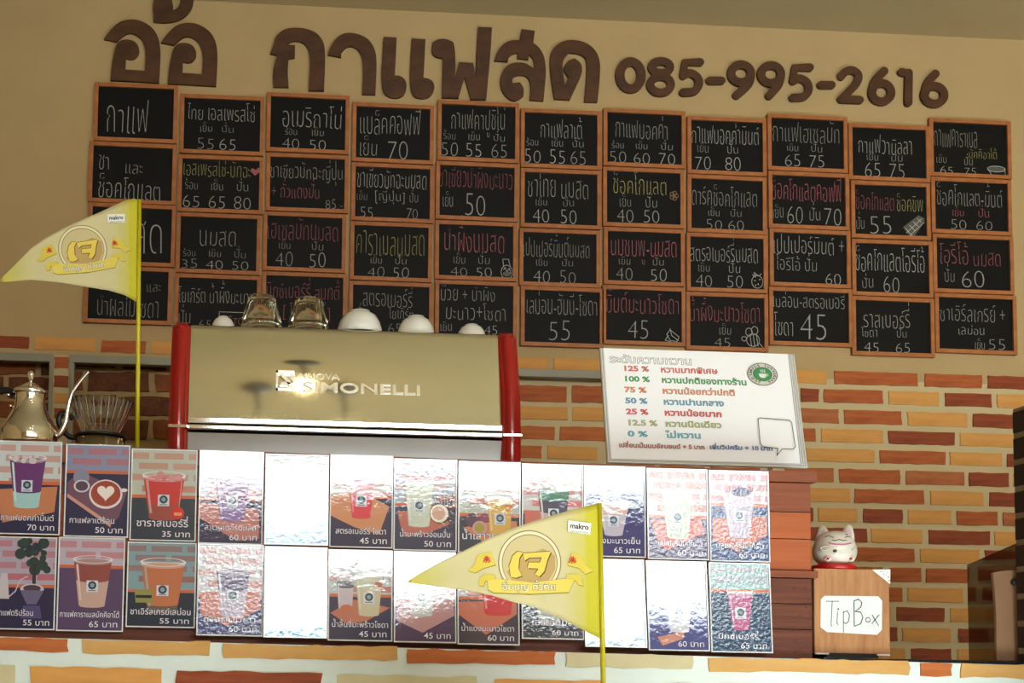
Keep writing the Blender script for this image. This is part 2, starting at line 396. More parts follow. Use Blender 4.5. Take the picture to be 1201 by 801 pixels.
# ---------------------------------------------------------------- half wall of the counter, brick painted front
FY = -1.235
hl, hr = at(0, 746.5, FY), at(1201, 780, FY)
xl, xr = -2.2, 4.2
slope = (hr.z - hl.z) / (hr.x - hl.x)
def topz(x): return hl.z + slope * (x - hl.x)
bm = bmesh.new()
prism(bm, [(xl, 0), (xr, 0), (xr, topz(xr)), (xl, topz(xl))], FY, FY + .13)
half = struct('wall_counter', bm, mortar_w)
for x0, x1, k in [(-70, -12, 'P'), (-6, 80, 'P'), (97, 247, 'O'), (262, 465, 'O'), (478, 650, 'P'), (664, 812, 'W'), (831, 1065, 'O'), (1078, 1115, 'P'), (1126, 1230, 'O')]:
    a, b = at(x0, 757, FY).x, at(x1, 757, FY).x
    z = topz((a + b) / 2)
    brick_w(half, FY, a, b, z - .032, z - .0006, k, .004, 1.5)
for x0, x1, k, dz in [(-90, 18, 'W', 0), (36, 190, 'B', 0), (207, 377, 'D', 0), (396, 560, 'W', 0), (580, 705, 'B', 0), (780, 900, 'W', 0), (915, 1040, 'P', 0), (1060, 1200, 'B', 0)]:
    a, b = at(x0, 795, FY).x, at(x1, 795, FY).x
    z = topz((a + b) / 2) - .064
    brick_w(half, FY, a, b, z - .05, z, k, .004, 1.5)
for r in range(2, 9):
    x = -1.4 + (r % 2) * .14; 
    while x < 2.9:
        L = random.uniform(.22, .34); z = topz(x) - .064 - (r - 1) * .085
        if z > .1: brick_w(half, FY, x, x + L, z - .055, z, random.choice('ABDWPO'), .005, 2.0)
        x += L + .03
# inner counter slab in black granite
bm = bmesh.new()
gz = at(1100, 781.5, -1.22).z; gt = at(1100, 773.5, -1.22).z
bx(bm, 1.372, 4.1, FY + .012, -0.35, gz - .004, gt, .003)
slab = obj('countertop', bm, granite); tag(slab, 'black granite countertop slab under the tip box, right of the wooden case', 'countertop')
bm = bmesh.new(); bx(bm, -2.1, 1.355, FY + .14, -0.35, gz - .03, gz, .003)
slab2 = obj('countertop', bm, granite); tag(slab2, 'black granite countertop behind the wooden case, under the coffee machine', 'countertop')
bm = bmesh.new(); bx(bm, -2.1, 4.1, -1.09, -.4, 0, gz - .034)
cab = obj('counter_cabinet', bm, dark_m); tag(cab, 'dark counter body carrying the black granite top', 'cabinet')

# ---------------------------------------------------------------- chalkboards
BD = [
 [(110,208.5,96.5,165),(104,207,166,237),(103,206,237.5,310),(98.5,202,311,378)],
 [(211,310,110,179.5),(208.5,309,181,248),(206.5,306,249,319.5),(204.5,306,320.5,390)],
 [(312.5,410,108.5,177.5),(312,409,179,247),(308.5,406,248,317),(307,407,318,388)],
 [(413,509,120,189.5),(412,509,190.6,258.5),(410.6,507,259.3,328),(409,508,329,398)],
 [(513,609,117.5,188),(511,608,189,257),(510,606.5,258,327),(510,606.5,328,397)],
 [(610.5,705,127,196),(610.5,705,197,266),(609,704,267.3,334.5),(610.5,708,335,405)],
 [(707.5,804,127,194.5),(707,802.5,195.5,265),(708,803,266,333),(706,804,334,403)],
 [(806,899,136,203.5),(806,899,204.5,272),(805,900,272.5,341),(804.5,901,342,409.5)],
 [(900,994,133.5,199.5),(901,996,200.5,267),(902.5,997.5,267.7,335),(902,1000,336,404)],
 [(995,1090.5,144.6,210.5),(998,1091,211.5,278.5),(999,1094,280,346),(999,1096,347,416)],
 [(1090,1186,138.5,206.5),(1092,1186.5,207.5,273),(1094,1189,274,342.5),(1096.5,1192.6,343.5,413)]]
W_, Pk, Ye = s(206, 206, 198), s(206, 122, 130), s(208, 200, 134)
hot, ice, bl = 'ร้อน', 'เย็น', 'ปั่น'
# each entry: (text, x0, x1, top of letter bodies, base line, colour) in per cent of the board
def pr(*cols, y=(64, 74), n=(79, 95), c=W_, lc=None):
    o = []
    for lab, num, cx in cols:
        if lab: o.append((lab, cx - 8, cx + 8, y[0], y[1], lc or c))
        if num: o.append((num, cx - 5.6 * len(num), cx + 5.6 * len(num), n[0], n[1], c))
    return o
TX = [
 [[('กาแฟ', 14, 66, 36, 84, W_)],
  [('ชา', 10, 24, 22, 46, W_), ('และ', 40, 62, 32, 50, W_), ('ช็อคโกแลต', 10, 84, 66, 93, W_)],
  [('นมสด', 12, 88, 30, 80, W_)],
  [('และ', 70, 88, 28, 42, W_), ('น้ำผลไม้โซดา', 14, 86, 58, 88, W_)]],
 [[('ไทย เอสเพรสโซ่', 8, 90, 22, 42, W_)] + pr((ice, '55', 31), (bl, '65', 57), y=(52, 62), n=(72, 92)),
  [('เอสเพรสโซ่-มัทฉะ', 5, 86, 16, 36, Ye)] + pr((hot, '65', 16), (ice, '65', 46), (bl, '80', 76), y=(48, 60), n=(70, 92)),
  [('นมสด', 26, 72, 26, 54, W_)] + pr((hot, '35', 16), (ice, '40', 46), (bl, '50', 76), y=(62, 72), n=(76, 92)),
  [('โยเกิร์ต น้ำผึ้งมะนาว', 4, 92, 28, 48, W_), (bl, 4, 20, 66, 84, W_), ('65', 28, 44, 76, 92, W_), ('DETOX', 56, 88, 70, 84, Pk)]],
 [[('อเมริกาโน่', 18, 92, 28, 56, W_)] + pr((hot, '40', 30), (ice, '50', 62), y=(60, 70), n=(76, 94)),
  [('ชาเขียวมัทฉะญี่ปุ่น', 4, 94, 22, 42, W_), ('+ ถั่วแดงปั่น', 6, 66, 58, 76, Pk), ('85.-', 72, 94, 76, 93, W_)],
  [('เฮเซลนัทนมสด', 4, 92, 20, 46, Pk)] + pr((ice, '40', 26), (bl, '50', 66), y=(52, 62), n=(66, 92)),
  [('มิกซ์เบอร์รี่ สมูทตี้', 4, 92, 24, 44, Pk), ('[ โยเกิร์ต ]', 24, 82, 58, 74, Pk)]],
 [[('แบล็คคอฟฟี่', 8, 84, 22, 52, W_), (ice, 8, 32, 66, 90, W_), ('70', 42, 70, 60, 94, W_)],
  [('ชาเขียวมัทฉะนมสด', 6, 92, 18, 42, W_), (ice, 6, 20, 52, 64, W_), ('[ญี่ปุ่น]', 28, 66, 50, 64, W_), (bl, 70, 82, 52, 64, W_), ('55', 10, 28, 76, 94, W_), ('70', 66, 82, 76, 94, W_)],
  [('คาราเมลนมสด', 6, 92, 18, 56, Ye)] + pr((ice, '40', 32), (bl, '50', 62), y=(60, 70), n=(76, 94)),
  [('สตรอเบอร์รี่', 16, 76, 20, 42, W_), (bl, 8, 22, 48, 60, W_), ('โยเกิร์ต', 48, 78, 48, 62, W_), ('65', 46, 64, 70, 88, W_)]],
 [[('กาแฟคาปูชิโน่', 16, 84, 20, 46, W_)] + pr((hot, '50', 15), (ice, '55', 45), (bl, '65', 76), y=(54, 64), n=(68, 92)),
  [('ชาเขียวน้ำผึ้งมะนาว', 3, 94, 16, 44, Pk), (ice, 8, 22, 58, 78, W_), ('50', 34, 62, 54, 92, W_)],
  [('น้ำผึ้งนมสด', 10, 86, 20, 52, Pk)] + pr((ice, '40', 30), (bl, '50', 60), y=(60, 72), n=(78, 94)),
  [('บ๊วย + น้ำผึ้ง', 6, 74, 14, 34, W_), ('มะนาว+โซดา', 12, 88, 46, 66, W_), (ice, 6, 22, 74, 86, W_), ('45', 60, 78, 74, 90, W_)]],
 [[('กาแฟลาเต้', 24, 78, 24, 48, W_)] + pr((hot, '50', 15), (ice, '55', 46), (bl, '65', 72), y=(52, 62), n=(68, 92)),
  [('ชาไทย นมสด', 8, 86, 18, 48, W_)] + pr((ice, '40', 26), (bl, '50', 60), y=(52, 62), n=(68, 92)),
  [('เปปเปอร์มิ้นต์นมสด', 4, 88, 24, 48, W_)] + pr((ice, '40', 28), (bl, '50', 60), y=(54, 64), n=(72, 94)),
  [('เลม่อน-ฮันนี่-โซดา', 6, 94, 20, 46, W_), ('55', 32, 62, 56, 90, W_)]],
 [[('กาแฟมอคค่า', 14, 80, 24, 50, W_)] + pr((hot, '50', 18), (ice, '60', 47), (bl, '70', 78), y=(58, 68), n=(74, 94)),
  [('ช็อคโกแลต', 12, 80, 18, 44, Ye)] + pr((ice, '40', 28), (bl, '50', 60), y=(52, 66), n=(70, 92)),
  [('นมชมพู-นมสด', 8, 92, 20, 50, Pk)] + pr((ice, '40', 26), (bl, '50', 68), y=(54, 64), n=(70, 92)),
  [('มิ้นต์มะนาวโซดา', 4, 94, 20, 46, Pk), ('45', 30, 58, 56, 90, W_)]],
 [[('กาแฟมอคค่ามิ้นต์', 5, 92, 20, 46, W_)] + pr((ice, '70', 20), (bl, '80', 58), y=(50, 62), n=(68, 92)),
  [('ดาร์คช็อคโกแลต', 5, 90, 26, 52, W_)] + pr((ice, '50', 34), (bl, '60', 62), y=(60, 70), n=(76, 94)),
  [('สตรอเบอร์รี่นมสด', 4, 90, 24, 48, W_)] + pr((ice, '40', 22), (bl, '50', 60), y=(54, 66), n=(70, 92)),
  [('น้ำผึ้งมะนาวโซดา', 4, 92, 24, 50, Pk), (ice, 40, 56, 60, 72, W_), ('45', 34, 56, 78, 94, W_)]],
 [[('กาแฟเฮเซลนัท', 6, 92, 20, 48, W_)] + pr((ice, '65', 32), (bl, '75', 62), y=(54, 64), n=(70, 92)),
  [('ช็อคโกแลตคอฟฟี่', 4, 92, 20, 50, Pk), (ice, 5, 20, 64, 82, W_), ('60', 22, 44, 60, 92, W_), (bl, 50, 66, 66, 84, W_), ('70', 68, 92, 60, 92, W_)],
  [('เปปเปอร์มิ้นต์ +', 4, 94, 18, 42, W_), ('โอรีโอ้ ปั่น', 8, 60, 54, 72, W_), ('60', 68, 90, 74, 94, W_)],
  [('เมล่อน-สตรอเบอรี่', 4, 92, 16, 34, W_), ('โซดา', 6, 30, 58, 84, W_), ('45', 36, 72, 46, 90, W_)]],
 [[('กาแฟวานิลลา', 12, 80, 28, 52, W_)] + pr((ice, '65', 30), (bl, '75', 60), y=(54, 64), n=(68, 94)),
  [('ช็อคโกแลต', 6, 56, 26, 50, Pk), ('ช็อคชิพ', 58, 92, 26, 50, Ye), (bl, 6, 18, 66, 84, W_), ('55', 22, 54, 60, 92, W_)],
  [('ช็อคโกแลตโอรีโอ้', 4, 92, 26, 56, W_), (bl, 12, 28, 70, 86, W_), ('60', 38, 60, 64, 94, W_)],
  [('ราสเบอร์รี่', 14, 72, 28, 52, W_), ('โซดา', 12, 32, 56, 68, W_), (bl, 54, 68, 56, 68, W_), ('45', 14, 34, 76, 94, W_), ('65', 52, 72, 76, 94, W_)]],
 [[('กาแฟคาราเมล', 6, 60, 20, 48, W_), ('มัคคิอาโต้', 48, 84, 54, 66, Ye), (ice, 8, 22, 66, 76, W_), (bl, 42, 54, 66, 78, W_), ('65', 12, 30, 82, 95, W_), ('75', 42, 58, 82, 95, W_)],
  [('ช็อคโกแลต-มิ้นต์', 7, 90, 24, 50, W_)] + pr((ice, '50', 34), (bl, '60', 66), y=(56, 68), n=(74, 92), lc=Pk),
  [('โอรีโอ้', 8, 46, 26, 50, Pk), ('นมสด', 50, 86, 30, 52, Pk), (bl, 14, 28, 66, 82, W_), ('60', 34, 66, 60, 90, W_)],
  [('ชาเอิร์ลเกรย์ +', 6, 88, 24, 46, W_), ('เลม่อน', 28, 62, 56, 68, W_), (ice, 48, 62, 80, 92, W_), ('55', 64, 88, 74, 92, W_)]]]
ORD = ['first', 'second', 'third', 'fourth', 'fifth', 'sixth', 'seventh', 'eighth', 'ninth', 'tenth', 'eleventh', 'twelfth']
RW = ['top row', 'second row', 'third row', 'bottom row']
def doodle(cv, kind, X, Z, S, q):
    st = lambda P, c=W_, cl=False: cv.stroke([(X(a), Z(b)) for a, b in P], 0.0022, c, cl)
    el = lambda cx, cy, rx, ry, c=W_, a0=0, a1=6.283: st([(cx + rx * math.cos(a0 + (a1 - a0) * k / 14), cy + ry * math.sin(a0 + (a1 - a0) * k / 14)) for k in range(15)], c)
    if kind == 'heart': cv.poly([(X(a), Z(b)) for a, b in [(90, 32), (85, 24), (86, 19), (89, 20), (91, 22), (94, 17), (96, 20), (95, 26)]], Pk)
    if kind == 'flower':
        for k in range(5): el(88 + 3 * math.cos(k * 1.257), 44 + 4.5 * math.sin(k * 1.257), 2.4, 3.4, s(196, 160, 130))
    if kind == 'bottle': el(88, 84, 7, 12); st([(84, 74), (83, 62), (90, 62), (92, 73)]); st([(84, 80), (86, 76), (88, 84), (91, 77), (93, 86)]); cv.disc(X(88), Z(87), S * 5, s(120, 120, 116), S * 3)
    if kind == 'strawberry': el(88, 80, 7, 11); st([(82, 68), (86, 72), (84, 64), (90, 70), (93, 66)]); [cv.disc(X(a), Z(b), S * .8, W_) for a, b in ((85, 78), (89, 84), (91, 76), (86, 86))]
    if kind == 'bar':
        cv.poly([(X(a), Z(b)) for a, b in [(72, 90), (66, 78), (86, 56), (94, 62), (90, 74), (78, 97)]], s(112, 110, 100))
        for a in range(4): st([(69 + 5 * a, 80 - 6 * a), (77 + 4 * a, 92 - 8 * a)], W_)
        st([(70, 88), (90, 62)]); st([(74, 93), (93, 68)])
    if kind == 'leaf': st([(78, 80), (82, 72), (93, 84), (90, 92), (82, 90)], W_, True); st([(82, 70), (84, 82), (92, 90)]); st([(80, 82), (76, 90), (86, 94)])
    if kind == 'bee':
        el(82, 80, 8, 11); el(77, 66, 4, 7); el(84, 63, 4, 7); el(71, 78, 3, 4)
        for a in (78, 82, 86): st([(a, 70), (a + 2, 90)])
        st([(90, 86), (94, 92)])
    if kind == 'cup': cv.disc(X(82), Z(83), S * 10, s(110, 110, 104), S * 3.2); st([(72, 84), (76, 93)]); st([(92, 82), (93, 92)]); el(82, 83, 11, 5)
DO = {(1, 1): 'heart', (6, 1): 'flower', (4, 2): 'bottle', (7, 2): 'strawberry', (9, 1): 'bar', (6, 3): 'leaf', (7, 3): 'bee', (10, 0): 'cup'}
for ci, colm in enumerate(BD):
    for ri, (x0, x1, yt, yb) in enumerate(colm):
        yc = (yt + yb) / 2 + 1.8; xc = (x0 + x1) / 2
        a, b = at(x0, yc - 1.8, -.012), at(x1, yc + 1.8, -.012)
        W = b.x - a.x - .0015; H = at(xc, yt + 1.8, -.012).z - at(xc, yb + 1.8, -.012).z - .001
        c = at(xc, yc, -.012)
        nums = [t[0].replace('.-', '') for t in TX[ci][ri] if t[0][0].isdigit()]
        lab = 'framed chalkboard %s, %s from the left in the %s' % (('priced ' + ' '.join(nums)) if nums else 'with a heading only', ORD[ci], RW[ri])
        t = thing('chalkboard', lab, 'chalkboard', (c.x, 0, c.z), (0, random.uniform(-.002, .004), 0), 'framed chalkboards of the wall menu')
        fw = .0135; w2, h2 = W / 2, H / 2
        bm = bmesh.new()
        for q in ([(-w2, -h2), (w2, -h2), (w2 - fw, -h2 + fw), (-w2 + fw, -h2 + fw)], [(w2, -h2), (w2, h2), (w2 - fw, h2 - fw), (w2 - fw, -h2 + fw)],
                  [(w2, h2), (-w2, h2), (-w2 + fw, h2 - fw), (w2 - fw, h2 - fw)], [(-w2, h2), (-w2, -h2), (-w2 + fw, -h2 + fw), (-w2 + fw, h2 - fw)]):
            prism(bm, q, -.015, -.001)
        obj('frame', bm, frame_wood, t)
        bm = bmesh.new(); bx(bm, -w2 + fw - .001, w2 - fw + .001, -.009, -.002, -h2 + fw - .001, h2 - fw + .001)
        obj('panel', bm, slate, t)
        cv = Canvas(.0001)
        X = lambda u: -w2 + W * u / 100; Z = lambda v: h2 - H * v / 100
        for txt, u0, u1, v0, v1, col in TX[ci][ri]:
            dg = txt[0].isdigit(); lat = txt == 'DETOX'
            cl = lerp(col, (0.02, .02, .02), random.uniform(0, .35))
            cv.text(txt, X(u0), X(u1), Z(v1), H * (v1 - v0) / 100, cl, -.027 if dg else -.024, .6 if dg else 1.0, .682 if (dg or lat) else .558)
        if (ci, ri) in DO: doodle(cv, DO[(ci, ri)], X, Z, W / 100, 1)
        if (ci, ri) == (1, 3):
            cv.stroke([(X(52), Z(94)), (X(52), Z(62)), (X(90), Z(62))], .002, W_)
        o = cv.build('chalk_writing', chalk, t); o.location = (0, -.0092, 0)

# ---------------------------------------------------------------- wooden letters and digits above the boards
def zA(p): return (100 + p[0] / 3.753, p[1] / 3.753)
def zB(p): return (400 + p[0] / 3.753, p[1] / 3.753)
def zC(p): return (700 + p[0] / 2.397, 50 + p[1] / 2.397)
oang = [(83,178),(110,140),(150,102),(195,91),(240,95),(285,118),(315,152),(330,200),(332,260),(325,370),(112,358),(120,280),(133,215),(147,191),(165,181),(195,180),(222,190),(238,215),(238,240),(222,262),(200,268),(180,262),(177,312),(263,318),(268,250),(262,200),(245,172),(215,152),(185,152),(158,170),(140,189)]
letters = [
 ('first of the two round-topped letters, leftmost on the wall', [zA(p) for p in oang]),
 ('second round-topped letter, below the tone mark', [zA((p[0] + 251, p[1] + 15)) for p in oang]),
 ('small hooked tone mark cut off by the top of the frame', [zA(p) for p in [(298,45),(303,5),(320,-22),(352,-25),(378,-5),(388,30),(386,52),(405,45),(418,22),(420,-2),(478,0),(470,45),(440,80),(400,100),(350,106),(300,102),(302,70)]]),
 ('arched letter with a beak, third large letter from the left', [zA(p) for p in [(813,242),(830,200),(835,170),(865,140),(905,128),(960,130),(1010,145),(1040,175),(1055,215),(1055,300),(1050,405),(983,403),(990,300),(988,240),(975,205),(940,185),(905,187),(885,203),(923,205),(922,260),(895,265),(890,320),(895,390),(830,388),(825,330),(835,280),(845,248)]]),
 ('plain hooked arch letter beside the beaked one', [zB(p) for p in [(-58,247),(-45,205),(-15,165),(20,150),(60,152),(110,170),(140,205),(155,250),(155,330),(150,422),(92,420),(98,330),(95,270),(85,235),(55,210),(25,210),(0,235),(0,258)]]),
 ('upright stroke with a round foot, left one of the pair', [zB(p) for p in [(187,168),(243,172),(240,250),(235,338),(262,340),(282,358),(288,385),(282,415),(262,434),(235,438),(205,432),(182,405),(177,340),(182,250)]]),
 ('upright stroke with a round foot, right one of the pair', [zB(p) for p in [(310,176),(370,179),(366,260),(361,348),(385,352),(405,366),(411,395),(398,425),(370,440),(330,437),(308,415),(302,345),(306,260)]]),
 ('tall letter with a double valley and a long right stem', [zB(p) for p in [(397,225),(400,195),(425,177),(465,178),(492,192),(500,225),(502,300),(500,350),(518,280),(578,283),(592,345),(595,230),(602,125),(662,127),(655,250),(645,350),(637,443),(570,443),(542,345),(515,437),(443,435),(446,330),(447,262),(420,258),(402,245)]]),
 ('curled letter with a short tail crossing its top', [zB(p) for p in [(673,273),(685,235),(705,205),(740,183),(785,183),(793,135),(850,142),(843,195),(870,215),(892,255),(900,310),(895,380),(888,450),(828,445),(835,385),(825,350),(800,334),(765,337),(750,355),(752,372),(785,368),(803,395),(800,430),(770,450),(740,445),(710,415),(697,370),(705,325),(730,290),(770,280),(810,283),(846,308),(850,285),(843,262),(825,245),(822,268),(775,262),(776,237),(750,243),(735,258),(732,277)]]),
 ('last large letter, beside the phone number', [zB(p) for p in [(937,440),(925,370),(917,290),(920,235),(945,203),(985,183),(1030,182),(1080,195),(1120,230),(1138,280),(1135,360),(1125,455),(1068,453),(1078,360),(1080,280),(1070,255),(1040,240),(1000,238),(980,260),(970,290),(974,330),(983,382),(1000,345),(980,322),(978,298),(995,272),(1025,263),(1050,280),(1060,310),(1050,350),(1030,390),(1005,445)]])]
LY = -.002
def soften(P, it=2):
    for _ in range(it):
        O = []
        for i, p in enumerate(P):
            a, b = Vector(P[i - 1]), Vector(P[(i + 1) % len(P)]); v = Vector(p)
            if (v - a).length > .5 and (b - v).length > .5 and (v - a).angle(b - v) < math.radians(48): O += [tuple(v.lerp(a, .25)), tuple(v.lerp(b, .25))]
            else: O.append(p)
        P = O
    return P
for lab, P in letters:
    W3 = [at(x, y, LY) for x, y in soften(P)]
    cx = sum(p.x for p in W3) / len(W3); cz = sum(p.z for p in W3) / len(W3)
    bm = bmesh.new(); prism(bm, [(p.x - cx, p.z - cz) for p in W3], -.010, 0)
    o = obj('wooden_letter', bm, letter_m); o.location = (cx, LY, cz)
    tag(o, 'brown wooden wall ' + ('mark: ' if 'mark' in lab else 'letter: ') + lab, 'letter', 'cut-out letters of the shop name')
def stroke3(bm, pts, wd, y0, closed=False):
    P = [Vector(p) for p in pts]; n = len(P); Ls, Rs = [], []
    for i in range(n):
        if closed: t = P[(i + 1) % n] - P[i - 1]
        else: t = P[min(i + 1, n - 1)] - P[max(i - 1, 0)]
        t.normalize(); nn = Vector((-t.y, t.x)) * wd / 2
        Ls.append(P[i] + nn); Rs.append(P[i] - nn)
    if closed:
        A = [[bm.verts.new((p.x, y, p.y)) for p in q] for q in (Ls, Rs) for y in (y0, 0)]
        for i in range(n):
            j = (i + 1) % n
            bm.faces.new((A[0][i], A[2][i], A[2][j], A[0][j])); bm.faces.new((A[0][i], A[0][j], A[1][j], A[1][i])); bm.faces.new((A[2][j], A[2][i], A[3][i], A[3][j]))
    else:
        def cap(c, t, sgn):
            a0 = math.atan2(t.y, t.x); return [Vector((c.x + wd / 2 * math.cos(a0 + a), c.y + wd / 2 * math.sin(a0 + a))) for a in (1.05 * sgn, .5 * sgn, 0, -.5 * sgn, -1.05 * sgn)]
        e = cap(P[-1], (P[-1] - P[-2]).normalized(), 1); b = cap(P[0], (P[0] - P[1]).normalized(), 1)
        poly = Ls + e + Rs[::-1] + b
        prism(bm, [(p.x, p.y) for p in poly], y0, 0)
def el(cx, cy, rx, ry, n=22): return ('ring', [(cx + rx * math.cos(-2 * math.pi * k / n), cy + ry * math.sin(-2 * math.pi * k / n)) for k in range(n)])
cs = lambda P: ('line', [tuple(p)[:2] for p in catmull([(a, b, 0) for a, b in P], 5)])
five = lambda dx, dy: [('line', [(dx + 50, dy), (dx + 8, dy + 1), (dx + 3, dy + 38)]), cs([(dx + 3, dy + 37), (dx + 22, dy + 31), (dx + 42, dy + 43), (dx + 46, dy + 64), (dx + 32, dy + 82), (dx + 2, dy + 85)])]
digits = [('zero at the start of the phone number', [el(93, 95, 30, 38)], 25), ('eight, second in the phone number', [el(178, 72, 26, 17), el(177, 121, 29, 23)], 22),
 ('five right before the first dash', five(238, 58), 22), ('first dash, after the five', [('line', [(315, 110), (348, 110)])], 22),
 ('nine right after the first dash', [el(403, 90, 28, 25), cs([(430, 97), (422, 122), (390, 151)])], 23), ('nine, second one of the pair', [el(487, 92, 28, 25), cs([(514, 99), (506, 124), (482, 152)])], 23),
 ('five right before the second dash', five(546, 73), 22), ('second dash, after the second five', [('line', [(627, 122), (657, 122)])], 22),
 ('two after the second dash', [cs([(684, 98), (697, 84), (716, 81), (732, 95), (726, 118), (706, 140), (686, 160)]), ('line', [(684, 162), (736, 164)])], 22),
 ('six between the two and the one', [el(797, 143, 27, 26), cs([(771, 138), (780, 110), (804, 83)])], 23), ('one, last but one digit', [('line', [(853, 86), (862, 88)]), ('line', [(873, 88), (872, 172)])], 22),
 ('six, last digit of the phone number', [el(945, 150, 28, 25), cs([(919, 146), (927, 116), (948, 91)])], 23)]
for lab, S_, wd in digits:
    allp = [at(*zC(p), LY) for k, P in S_ for p in P]
    cx = sum(p.x for p in allp) / len(allp); cz = sum(p.z for p in allp) / len(allp)
    bm = bmesh.new(); sc_ = (at(800, 90, LY).x - at(799, 90, LY).x) / 2.397
    for i, (k, P) in enumerate(S_):
        Q = [at(*zC(p), LY) for p in P]
        stroke3(bm, [(q.x - cx, q.z - cz) for q in Q], wd * sc_, -.010 - i * .0006, k == 'ring')
    bmesh.ops.recalc_face_normals(bm, faces=bm.faces[:])
    o = obj('wooden_dash' if 'dash,' in lab else 'wooden_digit', bm, letter_m); o.location = (cx, LY, cz)
    tag(o, 'brown wooden ' + lab, 'digit' if 'dash,' not in lab else 'dash', 'cut-out phone number on the wall')

# ---------------------------------------------------------------- wooden case carrying the cards
CY = -1.205
case = thing('wooden_case', 'red-brown plank case covered in drink cards, standing on the half wall', 'case', (0, CY, 0))
cz_top = at(925, 551.5, CY).z
zl_ = at(36, 521, CY).z
def ztop(x):
    xa, xb = at(36, 516, CY).x, at(903, 551, CY).x
    return zl_ + (cz_top - .003 - zl_) * max(0, min(1, (x - xa) / (xb - xa)))
woods = {'r': mat('reddish_plank', s(150, 80, 44), .5, col2=s(118, 56, 32), scale=12, stretch=(.3, 1, 6), bump=.15),
         'o': mat('orange_plank', s(186, 98, 48), .5, col2=s(160, 76, 34), scale=10, stretch=(.3, 1, 5), bump=.12),
         'd': mat('dark_red_plank', s(120, 62, 38), .6, col2=s(76, 36, 24), scale=14, stretch=(.25, 1, 8), bump=.3)}
xe = at(951, 620, CY).x; xlft = -1.35
pz = [at(930, y, CY).z for y in (566, 600.5, 632, 669, 678, 708, 738, 771)]
def plank(z1, z0, k, y0=0.0, xe_=xe, d=.02, nm='plank'):
    bm = bmesh.new(); bx(bm, xlft, xe_, y0, y0 + d, z0 + .0008, z1 - .0008, .0012); return obj(nm, bm, woods[k], case)
plank(pz[0], pz[1], 'r'); plank(pz[1], pz[2], 'o'); plank(pz[2], pz[3], 'o'); plank(pz[4], pz[5], 'd'); plank(pz[5], pz[6], 'd')
zb_ = topz(xe) + .001
plank(pz[6], zb_, 'd')
bm = bmesh.new(); prism(bm, [(xlft, pz[0] + .0008), (xe + .012, pz[0] + .0008), (xe + .012, cz_top - .003), (at(903, 551, CY).x, cz_top - .003), (at(36, 516, CY).x, ztop(at(36, 516, CY).x)), (xlft, ztop(at(36, 516, CY).x))], -.009, .247)
obj('top_board', bm, woods['r'], case)
plank(pz[3], pz[4], 'r', -.009, xe + .012, .03, 'ledge')
bm = bmesh.new(); bx(bm, xe - .018, xe - .001, .021, .225, zb_ + .03, pz[0] - .002); obj('side_board', bm, woods['r'], case)
bm = bmesh.new(); bx(bm, xlft, xlft + .018, .021, .225, zb_ + .03, pz[0] - .002); obj('side_board', bm, woods['r'], case)
bm = bmesh.new()
for px_, py_ in [(938, 722), (931, 690), (944, 690), (931, 740), (945, 738), (932, 752), (945, 757), (932, 765), (944, 768), (945, 712)]:
    p = at(px_, py_, CY); bmesh.ops.create_circle(bm, cap_ends=True, segments=8, radius=.0018, matrix=Matrix.Translation((p.x, -.0006, p.z)) @ Matrix.Rotation(math.radians(90), 4, 'X'))
bmesh.ops.recalc_face_normals(bm, faces=bm.faces[:])
obj('nail_head', bm, dark_m, case)

# ---------------------------------------------------------------- drink cards
CARD = [  # x of left and right edge at mid height, y of the left top, y of the left bottom
 [(-3, 72, 516, 626), (76, 152, 520, 629), (153, 231, 525.5, 633.6), (233, 309, 527.5, 637.5), (310.5, 385.5, 531, 638.5), (386.5, 461, 532.5, 641.5),
  (461.5, 536, 537, 645), (537, 610.5, 540, 648), (611.5, 684, 543, 650), (684.5, 757, 545, 652.5), (758.5, 830.5, 548, 655.5), (831.5, 902, 550.5, 658)],
 [(-7, 66, 628, 737.5), (67.5, 146, 629, 739.5), (148.5, 230, 634.5, 735), (231, 309, 636.5, 745), (309.5, 384, 639, 747.5), (384.5, 460.5, 643, 751),
  (461.5, 535, 645, 753), (536, 609, 648, 755.5), (611, 684, 650, 749), (684.5, 757, 653.5, 758.5), (758.5, 830.5, 656, 762.5), (832, 904.5, 658.5, 764.5)]]
navy, slatec, teal, purp = s(52, 54, 96), s(58, 74, 92), s(22, 58, 82), s(92, 70, 116)
wallc, bricko, boardc = s(196, 200, 206), s(198, 120, 100), s(204, 142, 108)
